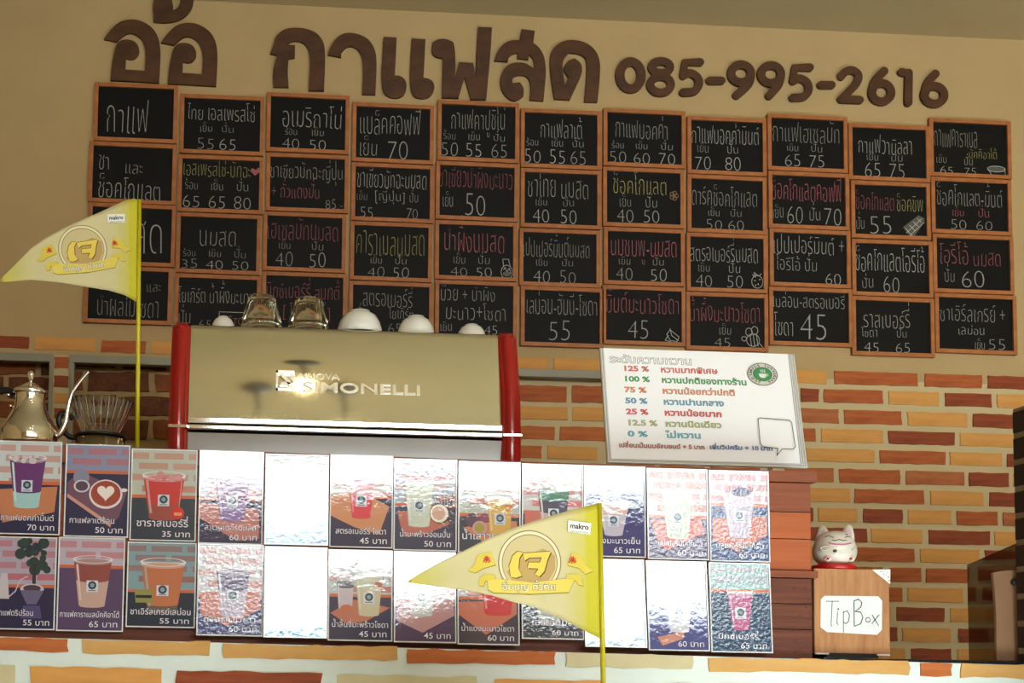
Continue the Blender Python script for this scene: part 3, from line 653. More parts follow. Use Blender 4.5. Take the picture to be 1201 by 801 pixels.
def cupart(cv, X, Z, cx, vt, vb, rt, rb, layers, sticker=True, froth=None, clear=True):
    def w_(v): return rt + (rb - rt) * (v - vt) / (vb - vt)
    def band(v0, v1, col):
        n = 6; P = []
        for k in range(n + 1): v = v0 + (v1 - v0) * k / n; P.append((X(cx - w_(v)), Z(v)))
        for k in range(1, 6): a = math.pi * k / 6; P.append((X(cx - w_(v1) * math.cos(a)), Z(v1 + w_(v1) * .16 * math.sin(a))))
        for k in range(n, -1, -1): v = v0 + (v1 - v0) * k / n; P.append((X(cx + w_(v)), Z(v)))
        cv.poly(P, col)
    if clear: band(vt, vb, s(214, 214, 220))
    for v0, v1, c in layers[::-1]: band(v0, v1, c)
    v0 = layers[0][0]
    cv.disc(X(cx), Z(v0), X(cx + w_(v0)) - X(cx), lerp(layers[0][2], (.8, .8, .8), .3), (Z(0) - Z(1)) * w_(v0) * .16)
    if clear:
        cv.ring(X(cx), Z(vt), X(cx + rt * .93) - X(cx), X(cx + rt * 1.05) - X(cx), s(226, 222, 226), q=.2)
        cv.poly([(X(cx - w_(vt + 8) * .9), Z(vt + 8)), (X(cx - w_(vt + 8) * .78), Z(vt + 8)), (X(cx - w_(vb - 8) * .76), Z(vb - 8)), (X(cx - w_(vb - 8) * .9), Z(vb - 8))], lerp(layers[-1][2], (.9, .9, .9), .35))
    if froth:
        for k in range(9):
            a = random.uniform(0, 6.28); cv.disc(X(cx + rt * .7 * math.cos(a)), Z(vt + 2 + 3 * math.sin(a)), X(random.uniform(3, 6)) - X(0), lerp(froth, (.8, .8, .8), random.uniform(0, .3)))
    if sticker:
        m_ = (vt * .42 + vb * .58); k = 9
        cv.rect(X(cx - k), X(cx + k), Z(m_ + 9), Z(m_ - 9), s(212, 218, 228)); cv.disc(X(cx), Z(m_ - 1.5), X(6.5) - X(0), s(60, 82, 104)); cv.disc(X(cx), Z(m_ - 1.5), X(3.4) - X(0), s(150, 170, 178))
        cv.rect(X(cx - 6), X(cx + 6), Z(m_ + 7.4), Z(m_ + 6.2), s(90, 110, 130))
def cap(cv, X, Z, name, price, ol, x0=8, x1=92, v=122, h=7):
    o_ = (ol, ) if ol else ()
    if name:
        cv.text(name, X(x0), X(x1), Z(v), Z(0) - Z(h), s(26, 32, 58), .034)
        cv.text(name, X(x0), X(x1), Z(v), Z(0) - Z(h), s(226, 226, 240), .004)
    if price:
        cv.text(price, X(48), X(94), Z(137), Z(0) - Z(8), s(26, 32, 58), .034, body=.62)
        cv.text(price, X(48), X(94), Z(137), Z(0) - Z(8), s(226, 226, 240), .004, body=.62)
def scene_bg(cv, X, Z, hor=68, tab=navy, wl=wallc, bk=True, tray=True, trc=boardc, tray_pts=None, bkc=bricko):
    cv.rect(X(0), X(100), Z(142), Z(hor), tab); cv.rect(X(0), X(100), Z(hor), Z(0), wl)
    if bk:
        for v, off in ((4, -20), (20, 10), (38, -12), (56, 16)):
            if v + 9 < hor:
                x = off
                while x < 100:
                    a, b = max(0, x), min(100, x + 46)
                    if b > a + 2: cv.rect(X(a), X(b), Z(v + 10), Z(v), lerp(bkc, wl, .25 + .2 * ((v // 4) % 2)))
                    x += 54
        cv.rect(X(0), X(100), Z(hor), Z(hor - 5), s(206, 122, 88))
    if tray: cv.poly([(X(a), Z(b)) for a, b in (tray_pts or [(3, 76), (96, 70), (99, 100), (46, 128), (4, 110)])], trc)
def star(k): return
ART = {}
def art(r, c):
    def deco(f): ART[(r, c)] = f; return f
    return deco
R_, G_ = (0, 1)
@art(0, 0)
def _(cv, X, Z):
    scene_bg(cv, X, Z, 66, navy, s(206, 212, 214), tray_pts=[(0, 74), (96, 68), (92, 108), (8, 126), (0, 100)]); cupart(cv, X, Z, 46, 24, 100, 30, 20, [(28, 76, s(122, 70, 132)), (76, 100, s(176, 212, 216))], froth=s(214, 196, 200)); cap(cv, X, Z, 'กาแฟมอคค่ามิ้นต์', '70 บาท', 1, 4)
@art(0, 1)
def _(cv, X, Z):
    scene_bg(cv, X, Z, 44, navy, s(150, 156, 184), tray=False, bkc=s(200, 110, 110))
    cv.poly([(X(a), Z(b)) for a, b in [(2, 58), (24, 42), (98, 72), (86, 112), (74, 122), (2, 76)]], s(128, 94, 116)); cv.poly([(X(a), Z(b)) for a, b in [(2, 76), (74, 122), (73, 128), (2, 82)]], s(206, 160, 150))
    cv.disc(X(24), Z(50), X(13) - X(0), s(150, 148, 172)); cv.disc(X(25), Z(64), X(11) - X(0), s(104, 84, 108)); cv.ring(X(25), Z(64), X(10) - X(0), X(13) - X(0), s(206, 206, 216), q=.8)
    cv.disc(X(64), Z(76), X(27) - X(0), s(228, 222, 228), X(24) - X(0)); cv.disc(X(64), Z(75), X(24) - X(0), s(172, 86, 72), X(21) - X(0)); cv.disc(X(93), Z(69), X(6) - X(0), s(228, 222, 228), X(3) - X(0))
    cv.poly([(X(64 + 14 * math.sin(t) ** 3), Z(73 - .85 * (13 * math.cos(t) - 5 * math.cos(2 * t) - 2 * math.cos(3 * t) - math.cos(4 * t)))) for t in [k * .2618 for k in range(24)]], s(236, 226, 222)); cap(cv, X, Z, 'กาแฟลาเต้ร้อน', '50 บาท', 1, 6, 80)
@art(0, 2)
def _(cv, X, Z):
    scene_bg(cv, X, Z, 76, slatec, s(192, 196, 186), tray=False); cupart(cv, X, Z, 50, 40, 108, 33, 22, [(45, 84, s(206, 70, 74)), (84, 108, s(168, 92, 86))], froth=s(214, 130, 140))
    cv.stroke([(X(78), Z(48)), (X(74), Z(96))], .001, s(230, 225, 220)); cv.disc(X(73), Z(99), X(10) - X(0), s(214, 60, 58)); cv.rect(X(67), X(79), Z(103), Z(98), s(232, 160, 130)); cap(cv, X, Z, 'ชาราสเบอร์รี่', '35 บาท', 1, 8, 90, 121, 9)
@art(0, 3)
def _(cv, X, Z):
    scene_bg(cv, X, Z, 76, navy, s(190, 188, 202), trc=s(196, 132, 124), tray_pts=[(0, 80), (96, 88), (96, 134), (60, 138), (0, 104)]); cupart(cv, X, Z, 52, 36, 106, 29, 19, [(39, 76, s(140, 84, 138)), (76, 106, s(148, 116, 172))]); cap(cv, X, Z, 'ลาเวนเดอร์นมสด', '60 บาท', 1)
@art(0, 4)
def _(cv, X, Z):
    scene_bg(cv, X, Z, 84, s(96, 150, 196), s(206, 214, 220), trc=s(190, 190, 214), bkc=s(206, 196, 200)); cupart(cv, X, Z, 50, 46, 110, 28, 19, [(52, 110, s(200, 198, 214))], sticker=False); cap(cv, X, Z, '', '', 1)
@art(0, 5)
def _(cv, X, Z):
    scene_bg(cv, X, Z, 66, navy, s(206, 206, 200), trc=s(214, 158, 122), tray_pts=[(0, 60), (56, 58), (96, 78), (80, 122), (40, 112), (0, 94)]); cupart(cv, X, Z, 50, 34, 96, 22, 15, [(38, 60, s(222, 160, 164)), (60, 96, s(224, 74, 96))]); cv.disc(X(48), Z(42), X(12) - X(0), s(200, 66, 84), X(6) - X(0)); cap(cv, X, Z, 'สตรอเบอร์รี่ โซดา', '45 บาท', 1)
@art(0, 6)
def _(cv, X, Z):
    scene_bg(cv, X, Z, 74, s(66, 70, 104), s(176, 186, 200), trc=s(196, 120, 106), tray_pts=[(4, 82), (70, 80), (92, 100), (50, 118), (14, 122)]); cv.rect(X(20), X(88), Z(32), Z(26), s(212, 100, 112))
    for a in range(7): cv.poly([(X(66 + a * 4), Z(70)), (X(60 + a * 6), Z(48 + 4 * (a % 3))), (X(70 + a * 4), Z(74))], s(66, 66, 88))
    cupart(cv, X, Z, 40, 32, 104, 24, 17, [(38, 104, s(206, 212, 200))]); cv.disc(X(74), Z(84), X(17) - X(0), s(92, 70, 66)); cv.disc(X(73), Z(84), X(15) - X(0), s(236, 230, 220)); cv.disc(X(72), Z(84), X(11) - X(0), s(214, 176, 158)); cap(cv, X, Z, 'น้ำมะพร้าวอ่อนปั่น', '50 บาท', 1)
@art(0, 7)
def _(cv, X, Z):
    scene_bg(cv, X, Z, 86, slatec, s(190, 196, 188), tray_pts=[(6, 104), (60, 92), (96, 92), (98, 120), (40, 126)]); cupart(cv, X, Z, 68, 52, 116, 22, 16, [(58, 116, s(216, 178, 96))]); cv.disc(X(82), Z(70), X(6) - X(0), s(206, 140, 84))
    cv.disc(X(22), Z(92), X(12) - X(0), s(104, 74, 100)); cv.disc(X(42), Z(88), X(8) - X(0), s(150, 84, 110)); cv.disc(X(34), Z(104), X(12) - X(0), s(206, 160, 170)); cv.disc(X(34), Z(104), X(8.5) - X(0), s(176, 164, 70)); cap(cv, X, Z, 'น้ำเสาวรสปั่น', '50 บาท', 1, 4, 94, 122, 9)
@art(0, 8)
def _(cv, X, Z):
    scene_bg(cv, X, Z, 78, navy, s(206, 206, 208), trc=s(206, 126, 114), bkc=s(216, 100, 106)); cupart(cv, X, Z, 52, 32, 112, 28, 18, [(40, 54, s(96, 150, 132)), (54, 74, s(96, 92, 120)), (74, 112, s(204, 186, 188))], froth=s(206, 208, 200)); cap(cv, X, Z, 'เปปเปอร์มิ้นต์', '60 บาท', 1)
@art(0, 9)
def _(cv, X, Z):
    scene_bg(cv, X, Z, 22, s(64, 64, 128), s(200, 206, 214), bk=False, tray=False); cupart(cv, X, Z, 48, 56, 108, 27, 15, [(62, 74, s(206, 168, 158)), (74, 108, s(196, 190, 206))], froth=s(206, 206, 214)); cap(cv, X, Z, 'น้ำผึ้งมะนาวเย็น', '65 บาท', 1, 4, 94)
@art(0, 10)
def _(cv, X, Z):
    scene_bg(cv, X, Z, 78, purp, s(204, 200, 206), trc=s(214, 120, 104), tray_pts=[(4, 82), (90, 80), (96, 100), (34, 128), (18, 122)]); cupart(cv, X, Z, 50, 34, 108, 27, 18, [(44, 108, s(196, 206, 194))]); cap(cv, X, Z, 'เปปเปอร์มิ้นต์โซดา', '60 บาท', 1, 12)
@art(0, 11)
def _(cv, X, Z):
    scene_bg(cv, X, Z, 56, s(56, 86, 140), s(206, 206, 212), trc=s(206, 132, 116), bkc=s(206, 84, 98)); cupart(cv, X, Z, 50, 26, 104, 30, 17, [(32, 52, s(214, 190, 206)), (52, 104, s(196, 186, 206))], froth=s(176, 70, 104)); cv.disc(X(54), Z(32), X(17) - X(0), s(54, 62, 112), X(8) - X(0)); cap(cv, X, Z, 'บลูเบอร์รี่โยเกิร์ต', '65 บาท', 1)
@art(1, 0)
def _(cv, X, Z):
    scene_bg(cv, X, Z, 78, navy, s(186, 178, 196), tray=False, bkc=s(196, 100, 112))
    for k in range(26): cv.disc(X(64 + random.uniform(-26, 26)), Z(24 + random.uniform(-22, 26)), X(random.uniform(5, 10)) - X(0), s(50, random.randint(64, 92), 84))
    cv.rect(X(62), X(68), Z(74), Z(40), s(56, 64, 74)); cv.disc(X(62), Z(80), X(20) - X(0), s(206, 204, 214), X(9) - X(0)); cv.disc(X(62), Z(79), X(15) - X(0), s(96, 76, 96), X(6) - X(0))
    cv.poly([(X(42), Z(82)), (X(82), Z(82)), (X(70), Z(104)), (X(54), Z(104))], s(120, 116, 148)); cv.poly([(X(48), Z(106)), (X(76), Z(106)), (X(80), Z(126)), (X(44), Z(126))], s(96, 92, 138))
    cv.poly([(X(10), Z(56)), (X(20), Z(56)), (X(24), Z(96)), (X(2), Z(96))], s(206, 200, 206)); cv.stroke([(X(22), Z(94)), (X(34), Z(84)), (X(42), Z(66)), (X(54), Z(60))], .0025, s(206, 200, 206)); cap(cv, X, Z, 'กาแฟดริปร้อน', '55 บาท', 1, 2, 66)
@art(1, 1)
def _(cv, X, Z):
    scene_bg(cv, X, Z, 46, s(104, 84, 122), s(196, 186, 202), tray=False, bkc=s(198, 108, 110)); cupart(cv, X, Z, 52, 32, 104, 30, 20, [(36, 64, s(160, 92, 92)), (64, 104, s(206, 176, 168))]); cap(cv, X, Z, 'กาแฟคาราเมลมัคคิอาโต้', '65 บาท', 1, 2, 96)
@art(1, 2)
def _(cv, X, Z):
    scene_bg(cv, X, Z, 84, teal, s(146, 172, 180), tray=False, bkc=s(166, 96, 92)); cupart(cv, X, Z, 52, 32, 116, 33, 22, [(38, 104, s(200, 130, 96)), (104, 116, s(120, 110, 100))]); cv.poly([(X(10), Z(80)), (X(36), Z(78)), (X(38), Z(102)), (X(12), Z(102))], s(156, 156, 96)); cv.rect(X(12), X(36), Z(94), Z(89), s(40, 50, 50)); cap(cv, X, Z, 'ชาเอิร์ลเกรย์เลม่อน', '55 บาท', 1, 4, 96, 122, 8)
@art(1, 3)
def _(cv, X, Z):
    scene_bg(cv, X, Z, 84, s(74, 84, 140), s(206, 204, 212), trc=s(206, 140, 128)); cupart(cv, X, Z, 54, 38, 112, 27, 18, [(42, 70, s(106, 80, 128)), (70, 112, s(196, 186, 206))]); cap(cv, X, Z, 'เผือกนมสด', '60 บาท', 1)
@art(1, 4)
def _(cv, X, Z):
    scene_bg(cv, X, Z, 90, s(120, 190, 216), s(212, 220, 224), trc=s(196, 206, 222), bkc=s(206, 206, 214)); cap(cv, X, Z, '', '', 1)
@art(1, 5)
def _(cv, X, Z):
    scene_bg(cv, X, Z, 74, navy, s(196, 206, 208), trc=s(200, 132, 112), tray_pts=[(2, 100), (40, 78), (98, 90), (60, 112), (30, 118)]); cupart(cv, X, Z, 26, 44, 92, 14, 11, [(50, 58, s(90, 80, 90)), (58, 92, s(206, 196, 206))], False); cv.disc(X(28), Z(92), X(10) - X(0), s(206, 130, 96), X(6) - X(0)); cupart(cv, X, Z, 64, 38, 102, 22, 16, [(44, 102, s(206, 200, 176))]); cv.disc(X(58), Z(52), X(10) - X(0), s(206, 214, 196)); cv.disc(X(80), Z(52), X(6) - X(0), s(190, 120, 100)); cap(cv, X, Z, 'น้ำลิ้นจี่มะพร้าวโซดา', '45 บาท', 1, 4, 96)
@art(1, 6)
def _(cv, X, Z):
    scene_bg(cv, X, Z, 84, s(96, 62, 110), s(206, 206, 210), trc=s(200, 156, 160)); cupart(cv, X, Z, 44, 36, 100, 26, 18, [(42, 100, s(206, 206, 206))]); cap(cv, X, Z, '', '45 บาท', 1)
@art(1, 7)
def _(cv, X, Z):
    scene_bg(cv, X, Z, 72, s(64, 48, 80), s(206, 206, 212), trc=s(206, 128, 106), tray_pts=[(0, 76), (98, 72), (98, 94), (46, 128), (0, 96)]); cupart(cv, X, Z, 66, 30, 94, 30, 22, [(40, 94, s(214, 54, 68))], False); cap(cv, X, Z, 'น้ำแดงมะนาวโซดา', '60 บาท', 1, 4, 94)
@art(1, 8)
def _(cv, X, Z):
    scene_bg(cv, X, Z, 72, s(28, 56, 72), s(186, 196, 196), tray=False); cupart(cv, X, Z, 44, 40, 118, 24, 17, [(44, 118, s(176, 180, 170))]); cap(cv, X, Z, 'โอรีโอ้นมสด', '60 บาท', 1, 14, 96, 120, 9)
@art(1, 9)
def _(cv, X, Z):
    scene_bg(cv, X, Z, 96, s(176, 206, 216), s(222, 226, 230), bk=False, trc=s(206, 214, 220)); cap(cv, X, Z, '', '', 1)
@art(1, 10)
def _(cv, X, Z):
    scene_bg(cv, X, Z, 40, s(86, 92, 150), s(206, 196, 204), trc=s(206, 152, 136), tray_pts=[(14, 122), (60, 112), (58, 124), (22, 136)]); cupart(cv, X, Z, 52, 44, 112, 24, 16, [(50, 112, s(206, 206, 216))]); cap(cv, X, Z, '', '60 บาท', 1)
@art(1, 11)
def _(cv, X, Z):
    scene_bg(cv, X, Z, 46, s(32, 84, 116), s(160, 190, 190), tray=False, bkc=s(186, 170, 180)); cupart(cv, X, Z, 50, 44, 106, 22, 13, [(50, 106, s(186, 100, 146))]); cap(cv, X, Z, 'มิกซ์เบอร์รี่', '65 บาท', 1, 10, 80)
CL = [['purple drink with a mint layer', 'latte cup with a foam heart', 'red berry tea with a red tag', 'plain violet drink', 'card washed out by glare above a blue strip', 'red and pink soda',
       'pale drink beside a halved coconut', 'yellow drink beside passion fruit', 'green and violet layered drink', 'frothy drink on a plain violet-blue background', 'pale green drink on a purple base', 'drink topped with dark berries'],
      ['dripper and kettle by a dark bouquet', 'caramel coffee with a darker top', 'orange lemon tea with its yellow tea tag', 'violet and white drink under glints', 'card nearly white with glare, faint blue foot', 'two cups side by side on a board',
       'pale drink partly behind the pennant tip', 'red drink on an orange board below the pennant', 'pale drink on dark green below the pennant', 'blank white glare beside the pennant pole', 'card of white glare with a purple foot', 'pink berry drink on sparkling teal']]
# how far each card leans back (degrees) and how crinkled its sleeve is
TILT = [[(0, 0), (0, 0), (.2, 1), (.6, 1), (2.7, 1), (.3, 0), (.0, 1), (.5, 0), (0, 0), (.7, 0), (1.8, 2), (1.5, 2)],
        [(0, 0), (0, 0), (.8, 0), (3.0, 2), (5.9, 0), (3.4, 0), (4.6, 1), (3.7, 0), (4.4, 1), (5.9, 0), (4.9, 0), (3.3, 2)]]
for r in range(2):
    for c_, (x0, x1, yt, yb) in enumerate(CARD[r]):
        xc, yc = (x0 + x1) / 2, (yt + yb) / 2 + 1.2
        Yc = CY - .0135 - max(0, TILT[r][c_][0]) * .0019
        a, b = at(x0, yc - 1.2, Yc), at(x1, yc + 1.2, Yc)
        W = b.x - a.x - .001; H = at(xc, yt + 1.2, Yc).z - at(xc, yb + 1.2, Yc).z - .001
        c = at(xc, yc, Yc)
        tx, crk = TILT[r][c_]
        t = thing('drink_card', 'laminated card: %s, %s %s from left' % (CL[r][c_], ('upper row', 'lower row')[r], ORD[c_]), 'card',
                  (c.x, Yc, c.z), (math.radians(-tx), 0, math.radians(random.uniform(-.3, .3) + (2.6 if c_ == 3 else 0))), 'laminated drink cards on the case')
        w2, h2 = W / 2, H / 2; fw = .0028
        bm = bmesh.new(); bx(bm, -w2 + fw, w2 - fw, -.0005, .0022, -h2 + fw, h2 - fw); obj('backing', bm, sleeve_m, t)
        bm = bmesh.new()
        for q in ([(-w2, -h2), (w2, -h2), (w2 - fw, -h2 + fw), (-w2 + fw, -h2 + fw)], [(w2, -h2), (w2, h2), (w2 - fw, h2 - fw), (w2 - fw, -h2 + fw)],
                  [(w2, h2), (-w2, h2), (-w2 + fw, h2 - fw), (w2 - fw, h2 - fw)], [(-w2, h2), (-w2, -h2), (-w2 + fw, -h2 + fw), (-w2 + fw, h2 - fw)]): prism(bm, q, -.0028, .0024)
        obj('sleeve_edge', bm, sleeve_m, t)
        cv = Canvas(.00001)
        X = lambda u: -w2 + fw + (W - 2 * fw) * u / 100; Z = lambda v: h2 - fw - (H - 2 * fw) * v / 142
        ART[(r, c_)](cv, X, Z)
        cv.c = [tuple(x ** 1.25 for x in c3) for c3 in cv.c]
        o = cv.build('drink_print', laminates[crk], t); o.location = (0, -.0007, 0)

# ---------------------------------------------------------------- coffee machine
MY = -.93                                    # front plane of the machine
Lb, Lt = at(195, 525, MY), at(203, 382, MY); Rb, Rt = at(611.5, 540, MY), at(610, 392, MY)
x0m, x1m = (Lb.x + Lt.x) / 2, (Rb.x + Rt.x) / 2
zt = at(400, 385.5, MY + .07).z; z_rail = at(400, 500, MY).z; z_low = gz + .05
mach = thing('coffee_machine', 'steel espresso machine with red side panels standing behind the drink cards', 'coffee machine', (x0m, MY, gz))
Wm = x1m - x0m; H = zt - gz; zr = z_rail - gz
sw = .048; lean = .055
def side(x0, x1, name='side_panel'):
    bm = bmesh.new()
    prof = [(-.006, .06), (-.012, zr - .012), (-.004, zr + .10), (lean - .014, H - .02), (lean - .004, H - .006), (lean + .012, H + .004), (.42, H + .004), (.46, H - .02), (.46, .06)]
    A = [bm.verts.new((x0, y, z)) for y, z in prof]; B = [bm.verts.new((x1, y, z)) for y, z in prof]
    bm.faces.new(A); bm.faces.new(B[::-1]); n = len(prof)
    for i in range(n): bm.faces.new((A[i], B[i], B[(i + 1) % n], A[(i + 1) % n]))
    bmesh.ops.recalc_face_normals(bm, faces=bm.faces[:])
    bmesh.ops.bevel(bm, geom=bm.edges[:], offset=.009, segments=3, affect='EDGES')
    return obj(name, bm, red_p, mach, True)
side(0, sw); side(Wm - sw, Wm)
for x0 in (-.001, Wm - sw - .001):
    bm = bmesh.new(); bx(bm, x0, x0 + sw + .002, -.0145, .2, zr - .017, zr - .009, .0015); obj('chrome_band', bm, chrome, mach)
bm = bmesh.new(); bx(bm, sw + .002, Wm - sw - .002, lean + .03, .44, .06, H - .012); obj('body', bm, dark_m, mach)
def sheet(prof, name, m, x0=sw + .001, x1=Wm - sw - .001, smooth=True):
    bm = bmesh.new(); P = [(y, z) for y, z in prof]
    A = [bm.verts.new((x0, y, z)) for y, z in P]; B = [bm.verts.new((x1, y, z)) for y, z in P]
    A2 = [bm.verts.new((x0, y + .004, z)) for y, z in P]; B2 = [bm.verts.new((x1, y + .004, z)) for y, z in P]
    for i in range(len(P) - 1):
        bm.faces.new((A[i], B[i], B[i + 1], A[i + 1])); bm.faces.new((A2[i + 1], B2[i + 1], B2[i], A2[i]))
    return obj(name, bm, m, mach, smooth)
# front sheet: flat, leaning back, rolled over at the top
sheet([(.012, zr + .018), (lean * .55, (zr + H) / 2), (lean, H - .02), (lean + .006, H - .008), (lean + .016, H - .002), (lean + .03, H)], 'front_panel', steel)
bm = bmesh.new(); bx(bm, sw, Wm - sw, lean + .03, .44, H - .010, H - .001, .001); obj('cup_tray', bm, steel, mach)
for k, (dz, r) in enumerate([(.006, .009), (-.013, .007)]):
    bm = bmesh.new(); bx(bm, sw, Wm - sw, -.006 - .002 * k, .02, zr + dz - r, zr + dz + r, .004); bmesh.ops.rotate(bm, verts=bm.verts[:], cent=(0, 0, zr + dz), matrix=Matrix.Rotation(math.radians(1.2), 3, 'X')); obj('chrome_rail', bm, chrome, mach)
sheet([(.034, .06), (.016, zr - .09), (.002, zr - .026)], 'lower_panel', steel2)
for x in (.06, Wm - .06):
    for y in (.06, .38):
        bm = bmesh.new(); lathe(bm, [(0, .001), (.02, .001), (.018, .06), (0, .06)], 16, (x, y)); obj('foot', bm, black_pl, mach)
letter_steel = mat('bright_satin_metal', (.95, .95, .93), .28, 1.0, noise=.02)
# raised chrome lettering
def raised(txt, px0, px1, pyb, h, name):
    g, adv = layout(txt, .012); bm = bmesh.new()
    pan = lambda z: lean * (z - zr - .018) / (H - .02 - zr - .018) + .012 * (1 - (z - zr) / (H - zr))
    A, B = at(px0, pyb, MY + .03), at(px1, pyb + (px1 - px0) * .035, MY + .03)
    for v, f in g:
        vs, vb = [], []
        for p in v:
            x = A.x + (B.x - A.x) * p[0] / adv - x0m; z = A.z - gz + (p[1] / .682) * h
            y = pan(z)
            vs.append(bm.verts.new((x, y - .0055, z))); vb.append(bm.verts.new((x, y + .003, z)))
        cnt = {}
        for q in f:
            bm.faces.new([vs[i] for i in q])
            for i in range(len(q)): 
                e = (q[i], q[(i + 1) % len(q)]); cnt[frozenset(e)] = cnt.get(frozenset(e), []) + [e]
        for k_, L in cnt.items():
            if len(L) == 1: a, b = L[0]; bm.faces.new((vs[b], vs[a], vb[a], vb[b]))
    bmesh.ops.recalc_face_normals(bm, faces=bm.faces[:])
    obj(name, bm, letter_steel, mach)
raised('SIMONELLI', 354, 494, 459.5, .026, 'maker_lettering')
raised('NUOVA', 350, 398, 444, .015, 'maker_lettering')
bm = bmesh.new(); A = at(336, 447, MY + .03)
ox, oz = A.x - x0m, A.z - gz
pan = lambda z: lean * (z - zr - .018) / (H - .02 - zr - .018) + .012 * (1 - (z - zr) / (H - zr))
for q in ([(-.028, -.026), (-.022, -.026), (-.022, .026), (-.028, .026)], [(-.028, .020), (.020, .020), (.020, .026), (-.028, .026)], [(-.028, -.026), (.022, -.026), (.022, -.020), (-.028, -.020)],
          [(-.018, .016), (-.006, .016), (.016, -.010), (.004, -.010)], [(-.018, -.014), (.004, -.014), (.012, -.006), (-.010, -.002)], [(.010, .016), (.018, .016), (.018, -.004), (.010, .004)]):
    yy = pan(oz); prism(bm, [(ox + a, oz + b) for a, b in q], yy - .009, yy + .004)
obj('maker_emblem', bm, chrome, mach)

# cups and glasses on the cup tray
topz_m = gz + H
def ontop(px_, y_=None): return at(px_, 384, MY + .12).x
def cup_white(px_, pyt, rpx, lab):
    Y = MY + .13; p = at(px_, pyt, Y); sc1 = (at(px_ + 1, pyt, Y).x - p.x); r = rpx * sc1
    h = max(.02, p.z - topz_m); r0 = r * 1.06
    bm = bmesh.new()
    prof = [(r0, 0), (r0 * .985, h * .25), (r0 * .90, h * .52), (r0 * .74, h * .78), (r0 * .50, h * .93), (r0 * .46, h * .95), (r0 * .45, h), (r0 * .38, h), (r0 * .36, h * .96), (0, h * .955)]
    lathe(bm, prof + [], 40)
    lathe(bm, [(0, h * .85), (r0 * .5, h * .84), (r0 * .85, h * .5), (r0 * .93, .001), (r0, 0)], 40)
    bmesh.ops.remove_doubles(bm, verts=bm.verts[:], dist=1e-5); bmesh.ops.recalc_face_normals(bm, faces=bm.faces[:])
    t = thing('coffee_cup', lab, 'cup', (p.x, Y, topz_m + .001), (0, 0, random.uniform(-.5, .5)), 'upturned white cups on the machine')
    obj('bowl', bm, porcelain, t, True)
    bm = bmesh.new(); tube(bm, catmull([(0, r0 * .93, h * .25), (0, r0 * 1.25, h * .3), (0, r0 * 1.3, h * .55), (0, r0 * .86, h * .6)], 5), .003, 8); obj('handle', bm, porcelain, t, True)
cup_white(262, 372.5, 13, 'low upturned white cup left of the two glasses on the machine')
cup_white(422, 366, 25, 'largest upturned white cup, right of the glasses on the machine')
cup_white(488, 372.5, 20.5, 'middle upturned white cup on the machine top')
cup_white(553, 382, 15.5, 'smallest upturned white cup at the right end of the machine top')
for px_, pyt, lab in ((307, 346, 'upturned faceted glass tumbler, left one of the pair on the machine'), (362, 349.5, 'upturned faceted glass tumbler, right one of the pair on the machine')):
    Y = MY + .12; p = at(px_, pyt + 2, Y); sc1 = at(px_ + 1, pyt, Y).x - p.x
    h = p.z - topz_m; rt, rb = 17 * sc1, 24.5 * sc1
    bm = bmesh.new()
    out = [(rb, 0), (rb * .985, h * .12), (rb * .93, h * .35), (rt * 1.06, h * .75), (rt * .98, h * .93), (rt * .82, h), (rt * .6, h * .985), (0, h * .98)]
    lathe(bm, out, 48, flute=.05, nfl=11)
    inn = [(0, h * .84), (rt * .7, h * .84), (rt * .84, h * .76), (rb * .84, h * .3), (rb * .93, 0), (rb, 0)]
    lathe(bm, inn, 48); bmesh.ops.recalc_face_normals(bm, faces=bm.faces[:])
    o = obj('glass_tumbler', bm, glassm, None, True); o.location = (p.x, Y, topz_m + .0005); tag(o, lab, 'glass', 'faceted tumblers on the machine')

# ---------------------------------------------------------------- kettle
KY = -1.12; top_case = ztop(at(34, 516, -1.12).x)
def pscale(px_, py_, Y): return at(px_ + 1, py_, Y).x - at(px_, py_, Y).x
sk = pscale(34, 480, KY); kc = at(34.5, 500, KY)
kz = lambda py_: at(34.5, py_, KY).z
base_shift = top_case - kz(519)
ket = thing('gooseneck_kettle', 'polished steel gooseneck coffee kettle on the case, left edge', 'kettle', (kc.x, KY, top_case))
Zk = lambda py_: (kz(py_) - top_case)
bm = bmesh.new(); lathe(bm, [(0, .0005), (33 * sk, .0005), (33.5 * sk, Zk(517))] + [(r * sk, Zk(y)) for r, y in [(33.5, 506), (32.5, 504), (31, 500), (26.5, 493), (22.5, 486), (19.3, 479), (17.6, 470), (18, 464.5), (18, 462)]] + [(0, Zk(462))], 56)
obj('body', bm, chrome, ket, True)
bm = bmesh.new(); lathe(bm, [(0, Zk(462.4)), (20.5 * sk, Zk(463)), (21 * sk, Zk(460)), (19.5 * sk, Zk(457.5))] + [(r * sk, Zk(y)) for r, y in [(14, 455), (9, 452), (5, 449.5), (0, 448.8)]], 56); lid = obj('lid', bm, chrome, ket, True)
bm = bmesh.new(); lathe(bm, [(2, 0)] and [(0, Zk(449.5)), (2.2 * sk, Zk(449.5)), (1.8 * sk, Zk(446.5)), (3.9 * sk, Zk(442.5)), (4.4 * sk, Zk(439)), (3.2 * sk, Zk(436)), (0, Zk(434.6))], 24); obj('finial', bm, chrome, lid, True)
def kp(x, y, dy=0): p = at(x, y, KY + dy); return (p.x - kc.x, dy, Zk(y) if False else p.z - top_case)
bm = bmesh.new()
pts = catmull([kp(58, 513), kp(69, 510), (kp(76.5, 497)), kp(79, 483), kp(82, 469), kp(87, 457), kp(94.5, 446), kp(104, 435.5)], 6)
tube(bm, pts, [(4.2 - 2.4 * min(1, i / 26)) * sk + (.0 if i < 40 else 0) for i in range(len(pts))], 14); obj('spout', bm, chrome, ket, True)
